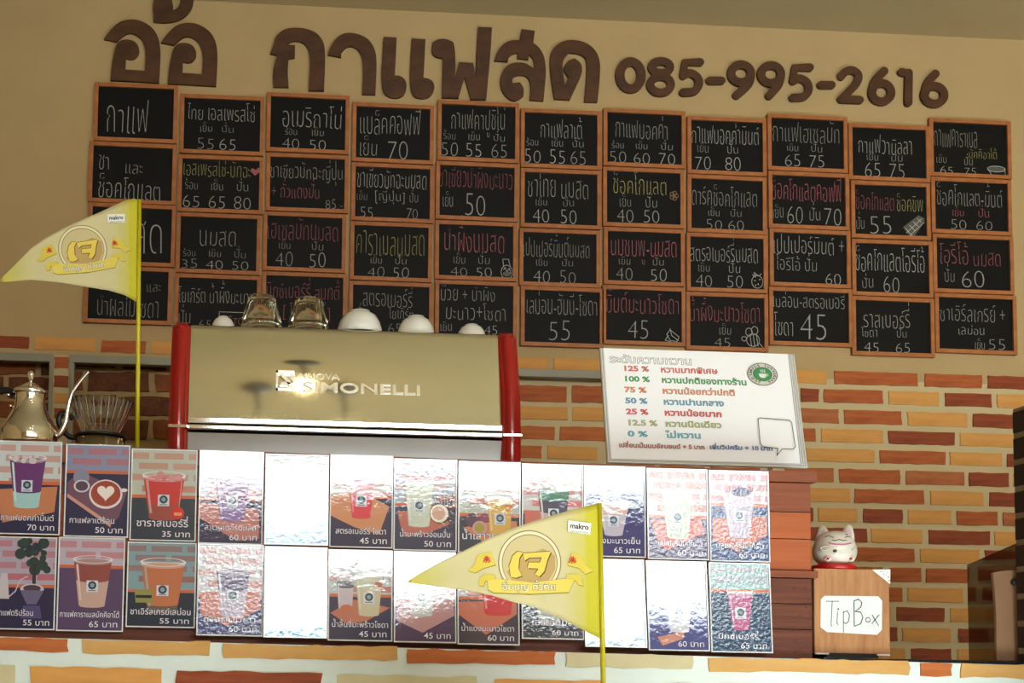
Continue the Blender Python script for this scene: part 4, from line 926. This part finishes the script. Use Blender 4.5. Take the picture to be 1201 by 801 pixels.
bm = bmesh.new(); pts = catmull([kp(17, 462), kp(12, 458.5), kp(2, 458), kp(-12, 464), kp(-20, 482), kp(-16, 500)], 6)
tube(bm, pts, [3.2 * sk] * len(pts), 12, squash=1.3); obj('handle', bm, black_pl, ket, True)
bm = bmesh.new(); ball(bm, kp(12.5, 476), 2.2 * sk); ball(bm, kp(10, 463), 2.6 * sk); tube(bm, [kp(12.5, 476), kp(18, 478)], 1.2 * sk, 8); obj('rivet', bm, chrome, ket, True)

# ---------------------------------------------------------------- glass dripper
DYp = -1.03; dc = at(118, 500, DYp); sd = pscale(118, 490, DYp); td = ztop(at(118, 519, DYp).x); zd = lambda y: at(118, y, DYp).z - td
dr = thing('coffee_dripper', 'ribbed glass coffee dripper with black collar beside the kettle spout', 'coffee dripper', (dc.x, DYp, td + .0005))
bm = bmesh.new()
lathe(bm, [(20 * sd, zd(511)), (25 * sd, zd(500)), (31 * sd, zd(488)), (36.5 * sd, zd(472.5)), (37 * sd, zd(471.5)), (35.4 * sd, zd(471.5)), (29 * sd, zd(488)), (23 * sd, zd(500)), (17.5 * sd, zd(511)), (20 * sd, zd(511))], 96, flute=.028, nfl=24)
bmesh.ops.recalc_face_normals(bm, faces=bm.faces[:]); obj('glass_cone', bm, glass2, dr, True)
bm = bmesh.new()
for k in range(24):
    a = 2 * math.pi * (k + .5) / 24
    tube(bm, [((r * sd) * math.cos(a), (r * sd) * math.sin(a), zd(y)) for r, y in ((18.6, 510), (24, 500), (30, 488), (35.8, 473))], .55 * sd, 5)
obj('glass_rib', bm, mat('rib_glass', (.95, .94, .88), .08, trans=.75, ior=1.4, noise=.02), dr, True)
bm = bmesh.new(); lathe(bm, [(15 * sd, zd(514.5)), (30 * sd, zd(515)), (31 * sd, zd(513)), (30 * sd, zd(511.2)), (22 * sd, zd(510.5)), (15 * sd, zd(511)), (15 * sd, zd(514.5))], 48); obj('collar', bm, black_pl, dr, True)
def dp(x, y): p = at(x, y, DYp); return (p.x - dc.x, 0, p.z - td)
bm = bmesh.new(); pts = catmull([dp(92, 513), dp(82, 512.5), dp(74, 505), dp(69, 496), dp(70, 488), dp(75, 485), dp(81, 488), dp(86, 491)], 5)
tube(bm, pts, 2.4 * sd, 10, squash=1.4); obj('handle', bm, black_pl, dr, True)
bm = bmesh.new(); lathe(bm, [(0, .0005), (28 * sd, .0005), (29 * sd, zd(516.5)), (20 * sd, zd(514.8)), (0, zd(514.8))], 48); obj('base', bm, glassm, dr, True)

# small shells lying on the case beside the flag pole
bm = bmesh.new(); p = at(162, 518, -1.06); ball(bm, (0, 0, .004), 1, .013, .02, .012, 20)
o = obj('seashell', bm, mat('cream_shell', s(226, 206, 160), .5, noise=.2, scale=60), None, True); o.location = (p.x, -1.07, ztop(p.x) + .004); tag(o, 'flat cream seashell at the foot of the left flag pole', 'shell')
bm = bmesh.new(); p = at(183, 519, -1.06)
for k in range(34):
    a, rr = random.uniform(0, 6.28), random.uniform(0, .022)
    ball(bm, (rr * math.cos(a) * 1.25, rr * math.sin(a) * .8, .004 + (.026 - rr) * .7 * random.random()), .005, random.uniform(.7, 1.3), 1, random.uniform(.6, 1.1), 8)
o = obj('dried_flower', bm, mat('tan_petals', s(206, 158, 96), .7, noise=.45, scale=90), None, True); o.location = (p.x, -1.07, ztop(p.x) + .003); tag(o, 'knobbly tan dried flower lying left of the coffee machine', 'dried flower')

# ---------------------------------------------------------------- pennants
Zf = lambda p: (460 + p[0] / 3.62, 580 + p[1] / 3.62)
flag2 = dict(up=[(65, 368), (100, 345), (200, 290), (330, 225), (400, 190), (500, 148), (600, 113), (700, 82), (800, 55), (870, 38), (885, 46)],
             lo=[(65, 375), (100, 380), (200, 393), (300, 408), (400, 425), (500, 455), (600, 478), (700, 520), (800, 570), (870, 606), (888, 615)], z=Zf)
flag1 = dict(up=[(12, 610), (130, 490), (230, 390), (330, 320), (480, 235), (620, 165), (780, 90), (900, 35), (965, 18), (1008, 30)],
             lo=[(18, 628), (30, 632), (230, 618), (440, 635), (600, 655), (780, 680), (900, 715), (960, 750), (1016, 782)], z=lambda p: (p[0] / 6.16, 230 + p[1] / 6.16))
def interp(L, x):
    if x <= L[0][0]: return L[0][1]
    for a, b in zip(L, L[1:]):
        if x <= b[0]: return a[1] + (b[1] - a[1]) * (x - a[0]) / max(1e-6, b[0] - a[0])
    return L[-1][1]
cloth_m = mat('pennant_cloth', (1, 1, 1), .8, attr=True, noise=.05, scale=30)
pole_m = mat('yellow_plastic_tube', s(206, 196, 26), .35, noise=.08, scale=30)
gold, gold2, goldd = s(206, 178, 108), s(176, 132, 64), s(120, 86, 34)
def pennant(fl, Y, tf, pole_pts, lab, amp):
    z = fl['z']; xr_ = fl['up'][-1][0]; xl_ = fl['up'][0][0]
    pole_top = at(*pole_pts[0], Y); pole_bot = at(*pole_pts[1], Y)
    base = Vector((pole_bot.x, Y, pole_bot.z if len(pole_pts) < 3 else pole_pts[2]))
    if len(pole_pts) > 2:
        dirv = (pole_bot - pole_top); base = pole_top + dirv * ((pole_pts[2] - pole_top.z) / dirv.z)
    t = thing('pennant', lab, 'flag', base)
    def wave(X3): d = (pole_top.x - X3.x); return Vector((X3.x, Y + amp * math.sin(d * 22) * min(1, d * 9) - .04 * d, X3.z))
    bm = bmesh.new(); col = bm.verts.layers.float_color.new('Col'); n, m_ = 44, 18; G = []
    cream, yel = s(216, 206, 156), s(204, 196, 52)
    for i in range(n + 1):
        x = xl_ + (xr_ - xl_) * i / n; yu, yl = interp(fl['up'], x), interp(fl['lo'], x); row = []
        for j in range(m_ + 1):
            y = yu + (yl - yu) * j / m_; p = at(*z((x, y)), Y); v = bm.verts.new(wave(p) - base)
            f = i / n; k = max(0, min(1, (f - .80) / .14)) * .8; k = max(k, 1 if f > .93 else 0, max(0, (.24 - f) / .24) * .85)
            v[col] = (*lerp(cream, yel, k), 1); row.append(v)
        G.append(row)
    for i in range(n):
        for j in range(m_): bm.faces.new((G[i][j + 1], G[i + 1][j + 1], G[i + 1][j], G[i][j]))
    o = obj('cloth', bm, cloth_m, t, True); sm = o.modifiers.new('thick', 'SOLIDIFY'); sm.thickness = .0008; sm.offset = 1
    bm = bmesh.new()
    tube(bm, [pole_top - base + Vector((0, 0, .001)), Vector((0, 0, 0))], .0045 if fl is flag2 else .0052, 12); obj('pole', bm, pole_m, t, True)
    cv = Canvas(.00005)
    Q = lambda x, y: (lambda p: (p.x - base.x, p.z - base.z))(at(*z(tf(x, y)), Y))
    P = lambda L: [Q(*p) for p in L]
    circ = lambda cx, cy, r, n=40, a0=0, a1=6.2832: [(cx + r * math.cos(a0 + (a1 - a0) * k / n), cy + r * math.sin(a0 + (a1 - a0) * k / n)) for k in range(n)]
    def disc(cx, cy, r, c): cv.poly(P(circ(cx, cy, r)), c)
    disc(580, 290, 137, s(128, 104, 56)); disc(580, 290, 133, s(230, 222, 184)); disc(580, 291, 121, s(140, 112, 62)); disc(580, 292, 118, s(206, 190, 138))
    cv.poly(P([(520, 392), (480, 330), (560, 260), (640, 230), (690, 260), (690, 320), (650, 385), (600, 400)]), s(190, 158, 96)); 
    g1 = [(497, 350), (490, 305), (505, 262), (525, 243), (550, 246), (534, 272), (530, 315), (545, 345), (520, 354)]
    g2 = [(550, 250), (672, 241), (657, 275), (643, 325), (622, 348), (603, 338), (618, 314), (570, 312), (575, 288), (624, 288), (632, 266), (578, 268), (556, 282)]
    for g in (g1, g2): cv.poly(P([(a + 5, b + 5) for a, b in g]), s(96, 70, 30)); cv.poly(P([(a - 2, b - 2) for a, b in g]), s(120, 88, 34)); cv.poly(P([(a + 1, b + 1) for a, b in g]), s(232, 204, 84))
    yl_, yd = s(222, 200, 76), s(150, 130, 44)
    for L in ([(355, 258), (410, 246), (432, 300), (380, 315), (345, 335), (312, 325), (340, 305)], [(762, 246), (742, 300), (790, 312), (818, 338), (850, 325), (822, 305), (802, 262)],
              [(430, 345), (385, 340), (362, 360), (360, 388), (380, 390), (388, 368), (430, 372)], [(740, 340), (790, 338), (802, 356), (810, 388), (790, 384), (778, 366), (735, 370)]):
        cv.poly(P([(a + 2, b + 3) for a, b in L]), yd); cv.poly(P(L), yl_)
    rib = [(398, 370), (440, 360), (590, 374), (735, 358), (770, 366), (748, 414), (590, 422), (425, 418), (400, 405)]
    cv.poly(P([(a, b + 4) for a, b in rib]), yd); cv.poly(P(rib), s(230, 210, 92))
    for cx in (394, 764):
        r_ = s(206, 44, 30)
        for k in range(4):
            a = k * math.pi / 4 + .3; cv.stroke(P([(cx - 15 * math.cos(a), 278 - 15 * math.sin(a)), (cx + 15 * math.cos(a), 278 + 15 * math.sin(a))]), abs(Q(4, 0)[0] - Q(0, 0)[0]), r_)
        cv.stroke(P([(cx - 14, 290), (cx, 268), (cx + 14, 290)]), abs(Q(4, 0)[0] - Q(0, 0)[0]), r_)
    cv.text('อิ่มบุญ ทั่วทิศ', 458, 694, 0, 22, s(110, 90, 30), .04, xf=lambda p: Q(p[0], 406 - p[1])); cv.text('อิ่มบุญ ทั่วทิศ', 458, 694, 0, 22, s(244, 240, 220), .006, xf=lambda p: Q(p[0], 406 - p[1]))
    cv.poly(P([(745, 110), (843, 122), (838, 172), (742, 158)]), s(240, 240, 234))
    tw = lambda p: Q(p[0], 142 + (p[0] - 750) * .10 - p[1])
    cv.text('makro', 752, 832, 0, 17, s(24, 24, 28), .03, xf=tw)
    cv.text('คู่คิดธุรกิจคุณ', 752, 832, -17, 6, s(90, 90, 96), 0, xf=tw)
    xs = [pole_top.x - base.x - .012 * k for k in range(1, 32)]
    o = cv.build('pennant_print', printm, t, warp=lambda c: wave(Vector((c.x + base.x, Y, c.z + base.z))) - base + Vector((0, c.y - .0012, 0)), cuts=xs)
    return t
pennant(flag2, -1.83, lambda x, y: (x, y), [(703, 591), (707.5, 801), .75], 'yellow paper pennant in front of the drink cards, pole rising from below', .004)
th = math.radians(-8); k_ = 1.27
pennant(flag1, -1.075, lambda x, y: (600 + k_ * ((x - 580) * math.cos(th) - (y - 290) * math.sin(th)), 390 + k_ * ((x - 580) * math.sin(th) + (y - 290) * math.cos(th))),
        [(163.4, 235), (161, 516), ztop(at(161, 516, -1.075).x) + .001], 'yellow paper pennant at the upper left, pole standing on the case', .004)
# out of frame: small table that carries the front pennant
bm = bmesh.new()
tbx = at(707.5, 801, -1.83).x
tb = thing('side_table', 'small wooden table below the frame carrying the front pennant', 'table', (tbx, -1.83, 0))
bm = bmesh.new(); bx(bm, -.3, .3, -.3, .3, .72, .749, .004); obj('tabletop', bm, woods['o'], tb)
for a in (-.26, .26):
    for b in (-.26, .26): bm = bmesh.new(); bx(bm, a - .02, a + .02, b - .02, b + .02, 0, .72, .003); obj('leg', bm, woods['r'], tb)

# ---------------------------------------------------------------- sweetness sign
SB, ST = -1.10, -1.04
bl_, br_ = at(711, 541.5, SB), at(949, 550, SB); tl_, tr_ = at(705.5, 407.5, ST), at(931, 415.5, ST)
ctr = (bl_ + br_) / 2; ux = (br_ - bl_).normalized(); Hs = ((tl_ + tr_) / 2 - ctr); Hh = Hs.length; lean_a = math.atan2(Hs.y, Hs.z)
Ws = ((br_ - bl_).length + (tr_ - tl_).length) / 2
sg = thing('sweetness_sign', 'white sweetness level sign with coloured percentages leaning on the case top', 'sign', (ctr.x, SB, ctr.z), (-lean_a, 0, 0))
w2 = Ws / 2
bm = bmesh.new(); bx(bm, -w2, w2, .001, .007, 0, Hh, .001); obj('backing', bm, mat('clear_sleeve_stack', s(196, 190, 174), .3, coat=.5, noise=.1, scale=12), sg)
bm = bmesh.new()
for x in (-w2 + .003, -w2 + .008, w2 - .003, w2 - .009, w2 - .015): bx(bm, x - .0009, x + .0009, -.0015, .001, 0.002, Hh - .002)
bx(bm, -w2, w2, -.0015, .001, .001, .003); bx(bm, -w2, w2, -.0015, .001, .008, .0095)
obj('sleeve_edge', bm, sleeve_m, sg)
cv = Canvas(.00006)
pxl = Ws / 233.0; X = lambda u: -w2 + Ws * (u - 25) / 1122.0; Zs = lambda v: Hh - (v - 38) / (690 - 38) * Hh  # zoom pixels of the sign (4.62 per px), de-sloped
Q = lambda u, v: (X(u), Zs(v))
cv.poly([Q(50, 45), Q(1062, 45), Q(1110, 650), Q(60, 650)], s(246, 246, 248)) if False else cv.rect(-w2 + .010, w2 - .018, .011, Hh - .001, s(244, 244, 247))
def sgt(txt, u0, u1, vb, h, c, dk, sl=.030, body=.558):
    xf = lambda p: Q(p[0], vb + 0 * (p[0] - u0) * sl - p[1])
    cv.text(txt, u0, u1, 0, h, dk, .036, xf=xf, body=body); cv.text(txt, u0, u1, 0, h, c, .004, xf=xf, body=body)
dkc = lambda c: lerp(c, (0, 0, 0), .72)
sgt('ระดับความหวาน', 75, 548, 122, 34, s(240, 240, 240), s(58, 70, 66))
for i, (pc, tx_, u1, c) in enumerate([('125 %', 'หวานมากพิเศษ', 690, s(236, 110, 96)), ('100 %', 'หวานปกติของทางร้าน', 852, s(80, 170, 100)), ('75 %', 'หวานน้อยกว่าปกติ', 778, s(236, 150, 110)), ('50 %', 'หวานปานกลาง', 708, s(100, 170, 206)),
                                      ('25 %', 'หวานน้อยมาก', 690, s(230, 100, 100)), ('12.5 %', 'หวานนิดเดียว', 682, s(190, 196, 130)), ('0 %', 'ไม่หวาน', 560, s(110, 190, 206))]):
    vb = 168 + i * 62.5 - (0 if i == 0 else 2)
    sgt(pc, 147, (296 if len(pc) > 4 else 272) + (22 if len(pc) > 5 else 0) - (14 if len(pc) < 4 else 0), vb, 28, c, dkc(c), body=.66)
    sgt(tx_, 362, u1, vb + 2, 26, c, dkc(c))
sgt('เปลี่ยนเป็นนมอัลมอนด์ + 5 บาท', 92, 575, 603, 18, s(206, 120, 96), s(70, 40, 34)); sgt('เพิ่มวิปครีม + 10 บาท', 600, 958, 600, 18, s(110, 150, 200), s(34, 50, 84))
L0 = Q(945, 165); k = Ws / 1122
cv.disc(L0[0], L0[1], 88 * k, s(120, 116, 106), 70 * k); cv.disc(L0[0], L0[1], 82 * k, s(214, 210, 200), 65 * k); cv.disc(L0[0], L0[1], 56 * k, s(60, 120, 76), 44 * k); cv.disc(L0[0], L0[1], 50 * k, s(64, 142, 84), 39 * k)
for i, ch in enumerate('กาแฟสดร้านกาแฟเครื่องดื่ม'):
    if ch in UP: continue
    a = math.pi * (1.15 - i * .093); cs_, sn = math.cos(a), math.sin(a)
    xf = lambda p: (L0[0] + (68 * cs_ + p[0] * sn - 0 * p[1] + p[1] * cs_) * k, L0[1] + (52 * sn - p[0] * cs_ + p[1] * sn) * k)
    cv.text(ch, -7, 7, -6, 14, s(60, 58, 50), .02, xf=xf)
cv.poly([(L0[0] + a * k, L0[1] + b * k) for a, b in [(-24, 2), (22, 2), (18, -16), (8, -24), (-10, -24), (-20, -16)]], s(226, 236, 226)); cv.ring(L0[0] + 24 * k, L0[1] - 6 * k, 5 * k, 8 * k, s(226, 236, 226))
for a in (-10, 0, 10): cv.stroke([(L0[0] + (a + d) * k, L0[1] + b * k) for d, b in ((0, 8), (4, 14), (-2, 20), (3, 27))], 3 * k, s(226, 236, 226))
fr = [Q(*p) for p in [(890, 425), (905, 418), (1070, 428), (1080, 440), (1085, 575), (1072, 590), (1010, 590), (975, 628), (985, 588), (900, 580), (888, 565)]]
cv.stroke(fr, 4 * k, s(70, 70, 70), True)
o = cv.build('sign_print', printm, sg); o.location = (0, -.0005, 0)

# ---------------------------------------------------------------- tip box and lucky cat
TY = -1.20
wl_, wr_ = at(955, 700, TY).x, at(1043, 700, TY).x
tz0 = gt + .0008; tzt = at(1000, 667.5, TY).z
tip = thing('tip_box', 'plain wooden tip box with a handwritten paper label, beside the case', 'box', ((wl_ + wr_) / 2, TY, tz0))
w2 = (wr_ - wl_) / 2; Ht = tzt - tz0
tipw = mat('tip_box_wood', s(192, 140, 92), .5, col2=s(158, 104, 62), scale=14, stretch=(4, 1, .5), bump=.08)
bm = bmesh.new(); bx(bm, -w2, w2, 0, .012, .010, Ht, .0015); obj('front_board', bm, tipw, tip)
bm = bmesh.new(); bx(bm, -w2, w2, .013, .13, .010, Ht - .001, .0015); obj('body', bm, tipw, tip)
bm = bmesh.new(); bx(bm, -w2 + .03, w2 - .028, .002, .128, 0, .010); obj('base', bm, black_pl, tip)
white_m = mat('white_paper', s(236, 240, 238), .7, noise=.04, scale=30)
bm = bmesh.new(); bx(bm, -w2 + .001, -w2 + .034, -.0006, .004, .007, .0105); bx(bm, w2 - .032, w2 - .001, -.0006, .004, .0065, .010); obj('tape', bm, white_m, tip)
def tp(u, v): p = at(880 + u / 3.07, 540 + v / 3.07, TY); return (p.x - (wl_ + wr_) / 2, p.z - tz0)
cv = Canvas(.00015)
cv.poly([tp(*p) for p in [(267, 487), (460, 489), (474, 505), (473, 610), (455, 628), (275, 618), (252, 600), (253, 500)]], s(228, 234, 232))
ink = s(28, 30, 34); wdk = .0016
for L in ([(272, 507), (318, 507)], [(294, 507), (290, 590), (293, 597)], [(313, 545), (311, 586), (316, 592)], [(334, 543), (334, 620)], [(334, 548), (347, 541), (356, 556), (353, 578), (343, 588), (335, 583)],
          [(372, 505), (373, 596)], [(372, 506), (388, 500), (400, 511), (397, 528), (376, 544)], [(376, 544), (396, 546), (404, 565), (396, 588), (374, 597)],
          [(436, 588), (462, 556)], [(437, 557), (460, 595)]):
    cv.stroke([tp(*p) for p in L], wdk, ink)
c0 = tp(422, 574); cv.ring(c0[0], c0[1], .0048, .0062, ink); d0 = tp(314, 535); cv.disc(d0[0], d0[1], .002, ink)
cv.poly([tp(*p) for p in [(435, 393), (502, 393), (501, 446)]], s(238, 238, 236))
for u, v in ((484, 396), (474, 401), (490, 405), (486, 413), (494, 420), (478, 410), (496, 432), (466, 400)): q = tp(u, v); cv.disc(q[0], q[1], random.uniform(.0006, .0014), s(50, 50, 50))
o = cv.build('label_paper', printm, tip); o.location = (0, -.0008, 0); 

cp = at(980, 640, TY + .05); scat = pscale(980, 640, TY + .05); cc = at(980, 667, TY + .05)
Ct = Vector((at(977.5, 650, TY + .05).x, TY + .05, tzt))
cat = thing('lucky_cat', 'white ceramic lucky cat with closed eyes on a red cushion, on the tip box', 'figurine', Ct, (0, 0, -math.atan2(Ct.x, Ct.y - CAM.y)))
ceram = mat('cat_glaze', s(226, 220, 206), .35, coat=.4, noise=.05, scale=20)
redc = mat('red_cushion', s(200, 20, 26), .4, coat=.3, noise=.1, scale=10)
bm = bmesh.new(); lathe(bm, [(0, .0003), (22.5 * scat, .0003), (24 * scat, 1.5 * scat), (24 * scat, 4 * scat), (22.5 * scat, 6 * scat), (0, 6 * scat)], 40); obj('cushion', bm, redc, cat, True)
cq = lambda u, v: (at(940 + u / 10.0, 600 + v / 10.0, TY + .05))
cx0 = cq(380, 0).x - Ct.x
z0 = 6 * scat
bm = bmesh.new(); prof = [(0, z0), (12 * scat, z0 + .2 * scat), (18 * scat, z0 + 3 * scat), (22 * scat, z0 + 9 * scat), (23.2 * scat, z0 + 16 * scat), (22 * scat, z0 + 23 * scat), (19 * scat, z0 + 30 * scat), (14.5 * scat, z0 + 35.5 * scat), (8 * scat, z0 + 38.5 * scat), (0, z0 + 39.5 * scat)]
lathe(bm, [tuple(p)[:2] for p in catmull([(a, b, 0) for a, b in prof], 3)], 48, (cx0, 0)); obj('body', bm, ceram, cat, True)
for sg_, uu in ((-1, 262), (1, 522)):
    ex = cq(uu, 0).x - Ct.x; bm = bmesh.new()
    ring = [(-8, 24), (-7, 34), (-4.5, 43), (-2, 46), (1, 46), (4, 43), (7.5, 36), (8, 28)] if sg_ < 0 else [(-8, 28), (-7.5, 36), (-4, 43), (-1, 46), (2, 46), (4.5, 43), (6, 34), (6.5, 24)]
    prism(bm, [(ex + a * scat, z0 + b * scat) for a, b in ring], -.006, .006)
    bmesh.ops.bevel(bm, geom=bm.edges[:], offset=.0025, segments=2, affect='EDGES'); e_ = obj('ear', bm, ceram, cat, True)
    bm = bmesh.new(); prism(bm, [(ex + a * scat * .55 + (0.4 * scat), z0 + (32 + (b - 32) * .62) * scat) for a, b in ring], -.0068, -.003); obj('inner_ear', bm, mat('pale_pink', s(214, 176, 186), .5, noise=.05), e_)
def rr_at(z):  # body radius at height
    P = [tuple(p)[:2] for p in catmull([(a, b, 0) for a, b in prof], 6)]
    for a, b in zip(P, P[1:]):
        if a[1] <= z <= b[1]: return a[0] + (b[0] - a[0]) * (z - a[1]) / max(1e-9, b[1] - a[1])
    return P[0][0] if z < P[0][1] else 0
def onbody(u, v, lift=.0006):
    x = (cq(u, v).x - Ct.x) - cx0; z = (600 + v / 10.0); zz = z0 + (659.7 - z) * scat
    R0 = rr_at(max(z0 + .0005, zz)); x = max(-R0 * .97, min(R0 * .97, x)); return Vector((cx0 + x, -math.sqrt(max(1e-9, R0 * R0 - x * x)) - lift, zz))
darkl = mat('cat_line_black', s(60, 48, 44), .5, noise=.1); pinkl = mat('cat_collar_pink', s(206, 120, 160), .5, noise=.1); redp = mat('paw_red', s(190, 30, 50), .5, noise=.1); greenl = mat('leaf_green', s(60, 84, 60), .6, noise=.2)
bm = bmesh.new()
for L in ([(285, 290), (310, 275), (345, 282), (380, 300)], [(490, 300), (515, 285), (545, 290)], [(362, 325), (385, 335), (410, 332), (435, 322), (465, 334), (490, 335), (508, 328)], [(500, 265), (515, 252)]):
    tube(bm, [onbody(*p) for p in L], .0009, 6)
obj('face_lines', bm, darkl, cat)
bm = bmesh.new(); tube(bm, catmull([onbody(*p, .001) for p in [(325, 355), (370, 374), (430, 382), (500, 380), (553, 362)]], 4), .0016, 8); obj('collar', bm, pinkl, cat, True)
bm = bmesh.new(); tube(bm, catmull([onbody(*p, .002) for p in [(340, 395), (290, 392), (248, 405), (252, 430), (300, 438)]], 4), .0022, 8);  obj('arm', bm, ceram, cat, True); bm = bmesh.new(); tube(bm, catmull([onbody(*p, .0015) for p in [(600, 405), (585, 425), (560, 440)]], 4), .0026, 8); obj('arm', bm, ceram, cat, True)
bm = bmesh.new(); ball(bm, onbody(390, 455, .001), .0042, 1.1, .4, .9, 12); ball(bm, onbody(248, 420, .0012), .0024, .8, .4, 2, 12); obj('leaf_mark', bm, greenl, cat, True)
for u in (318, 552):
    c1 = onbody(u, 532, -.001); bm = bmesh.new(); ball(bm, c1, .0085, 1, .6, 1, 16); paw = obj('paw', bm, ceram, cat, True)
    bm = bmesh.new(); ball(bm, c1 + Vector((0, -.0048, -.001)), .0038, 1, .3, .9, 10)
    for dx, dz in ((-.005, .002), (-.002, .0055), (.002, .0055), (.005, .002)): ball(bm, c1 + Vector((dx, -.0042, dz)), .0013, 1, .5, 1, 8)
    obj('paw_pad', bm, redp, paw, True)

# ---------------------------------------------------------------- right edge: tinted panel, pale board, dark brick pier
gl = mat('smoked_glass', (0.14, 0.105, 0.07), .03, trans=1.0, ior=1.08, noise=.02, scale=4)
Y1, Y2 = -.62, -1.16
a1, a2 = at(1135.5, 662.5, Y1), at(1196, 636, Y2)
topp = gt + .001
bm = bmesh.new(); d = Vector((a2.x - a1.x, a2.y - a1.y, 0)).normalized(); nrm = Vector((-d.y, d.x, 0)) * .003
vs = [(Vector((a1.x, a1.y, topp)), Vector((a2.x, a2.y, topp)), Vector((a2.x, a2.y, a2.z)), Vector((a1.x, a1.y, a1.z)))]
A = [bm.verts.new(p - nrm) for p in vs[0]]; B = [bm.verts.new(p + nrm) for p in vs[0]]
bm.faces.new(A); bm.faces.new(B[::-1])
for i in range(4): bm.faces.new((A[(i + 1) % 4], A[i], B[i], B[(i + 1) % 4]))
bmesh.ops.recalc_face_normals(bm, faces=bm.faces[:])
o = obj('tinted_panel', bm, gl); tag(o, 'smoky brown see-through panel standing on the black counter by the pier', 'screen')
YB = -1.185
tanb = mat('pale_brown_board', s(160, 122, 92), .6, noise=.12, scale=12)
bm = bmesh.new(); P = [at(*p, YB) for p in [(1169, 777), (1168.5, 720), (1166.5, 690), (1164.5, 672), (1176, 669.5), (1200, 668), (1200, 778)]]
prism(bm, [(p.x - P[0].x, max(p.z, topp) - topp) for p in P], 0, .008)
bd = obj('display_board', bm, tanb); bd.location = (P[0].x, YB, topp); tag(bd, 'pale brown board with a dark knob in front of the smoky panel', 'board')
bm = bmesh.new(); q = at(1188, 683, YB); bmesh.ops.create_cone(bm, cap_ends=True, segments=20, radius1=.0075, radius2=.006, depth=.01, matrix=Matrix.Translation((q.x - P[0].x, -.006, q.z - topp)) @ Matrix.Rotation(math.radians(90), 4, 'X'))
obj('knob', bm, mat('dark_blue_knob', s(34, 42, 52), .4, noise=.1), bd, True)
PYf, PYn = -1.20, -1.62
px1 = at(1190.5, 600, PYf).x; ptop = at(1190.5, 480, PYf).z
bm = bmesh.new(); bx(bm, px1, px1 + .30, PYn, PYf, 0, ptop, .002); pier = struct('wall_pier', bm, mat('pier_mortar', s(150, 128, 96), .85, noise=.12, scale=20))
rowh = (at(1190.5, 500, PYf).z - at(1190.5, 531, PYf).z)
z = ptop - .010; r = 0
while z > .75:
    y = PYf - .008; 
    if r % 2: segs = [(PYf - .004, PYf - .085), (PYf - .10, PYf - .30), (PYf - .315, PYn + .004)]
    else: segs = [(PYf - .004, PYf - .20), (PYf - .215, PYn + .004)]
    for ya, yb in segs:
        bm = bmesh.new(); h_ = rowh * .78
        bx(bm, -.004, .006, -(ya - yb) / 2, (ya - yb) / 2, -h_ / 2, h_ / 2, .001)
        o = obj('brick', bm, BR['N'], pier); o.location = (px1, (ya + yb) / 2, z - h_ / 2)
    xa = px1 + .006 + (.06 if r % 2 else 0)
    while xa < px1 + .26:                       # bricks on the end of the pier
        L_ = min(.13, px1 + .294 - xa); bm = bmesh.new(); bx(bm, 0, L_, -.004, .004, -rowh * .39, rowh * .39, .001)
        o = obj('brick', bm, BR['N'], pier); o.location = (xa, PYn, z + rowh * .61 - rowh * 0 if False else z - rowh * .39); xa += L_ + .016
    z -= rowh; r += 1

# ---------------------------------------------------------------- ceiling pendants (seen mirrored in the machine)
bulb_m = mat('warm_bulb', (1, .8, .5), .3, emit=((1.0, .78, .42), 22.0), noise=.01)
rose_m = mat('dark_rose', s(60, 50, 44), .5, noise=.1)
def mirror_hit(px_, py_):
    """where the mirror front of the machine sends the view through a pixel: a point on the ceiling"""
    y_l, z_l = lean - .012, H - .038 - zr; n = Vector((0, -z_l, y_l)).normalized()
    p0 = Vector((x0m, MY + .012, gz + zr + .018)); d = M.transposed() @ Vector(((px_ - PX) / F, (py_ - PY) / F, 1.0)); d.normalize()
    t = (p0 - CAM).dot(n) / d.dot(n); hit = CAM + d * t; rd = d - n * 2 * d.dot(n)
    return hit + rd * ((CZ - .012 - hit.z) / rd.z)
for i, (px_, py_) in enumerate([(356, 372), (302, 468), (402, 468)]):
    q = mirror_hit(px_, py_)
    print('pendant', q)
    t = thing('pendant_lamp', 'bare bulb pendant on dark ceiling rose, %s reflection in the steel machine' % ('uppermost', 'lower left', 'lower right')[i], 'lamp', (q.x, q.y, CZ), group='ceiling pendants mirrored in the machine')
    bm = bmesh.new(); lathe(bm, [(0, 0), (.085, 0), (.08, -.015), (.02, -.028), (0, -.028)], 32); bmesh.ops.recalc_face_normals(bm, faces=bm.faces[:]); obj('ceiling_rose', bm, rose_m, t, True)
    bm = bmesh.new(); tube(bm, [(0, 0, -.02), (-.004, 0, -.10), (.006, 0, -.2), (-.004, 0, -.3), (0, 0, -.39)], .012, 8); obj('cord', bm, rose_m, t, True)
    bm = bmesh.new(); ball(bm, (0, 0, -.42), .035, 1, 1, 1.15, 20); obj('bulb', bm, bulb_m, t, True)
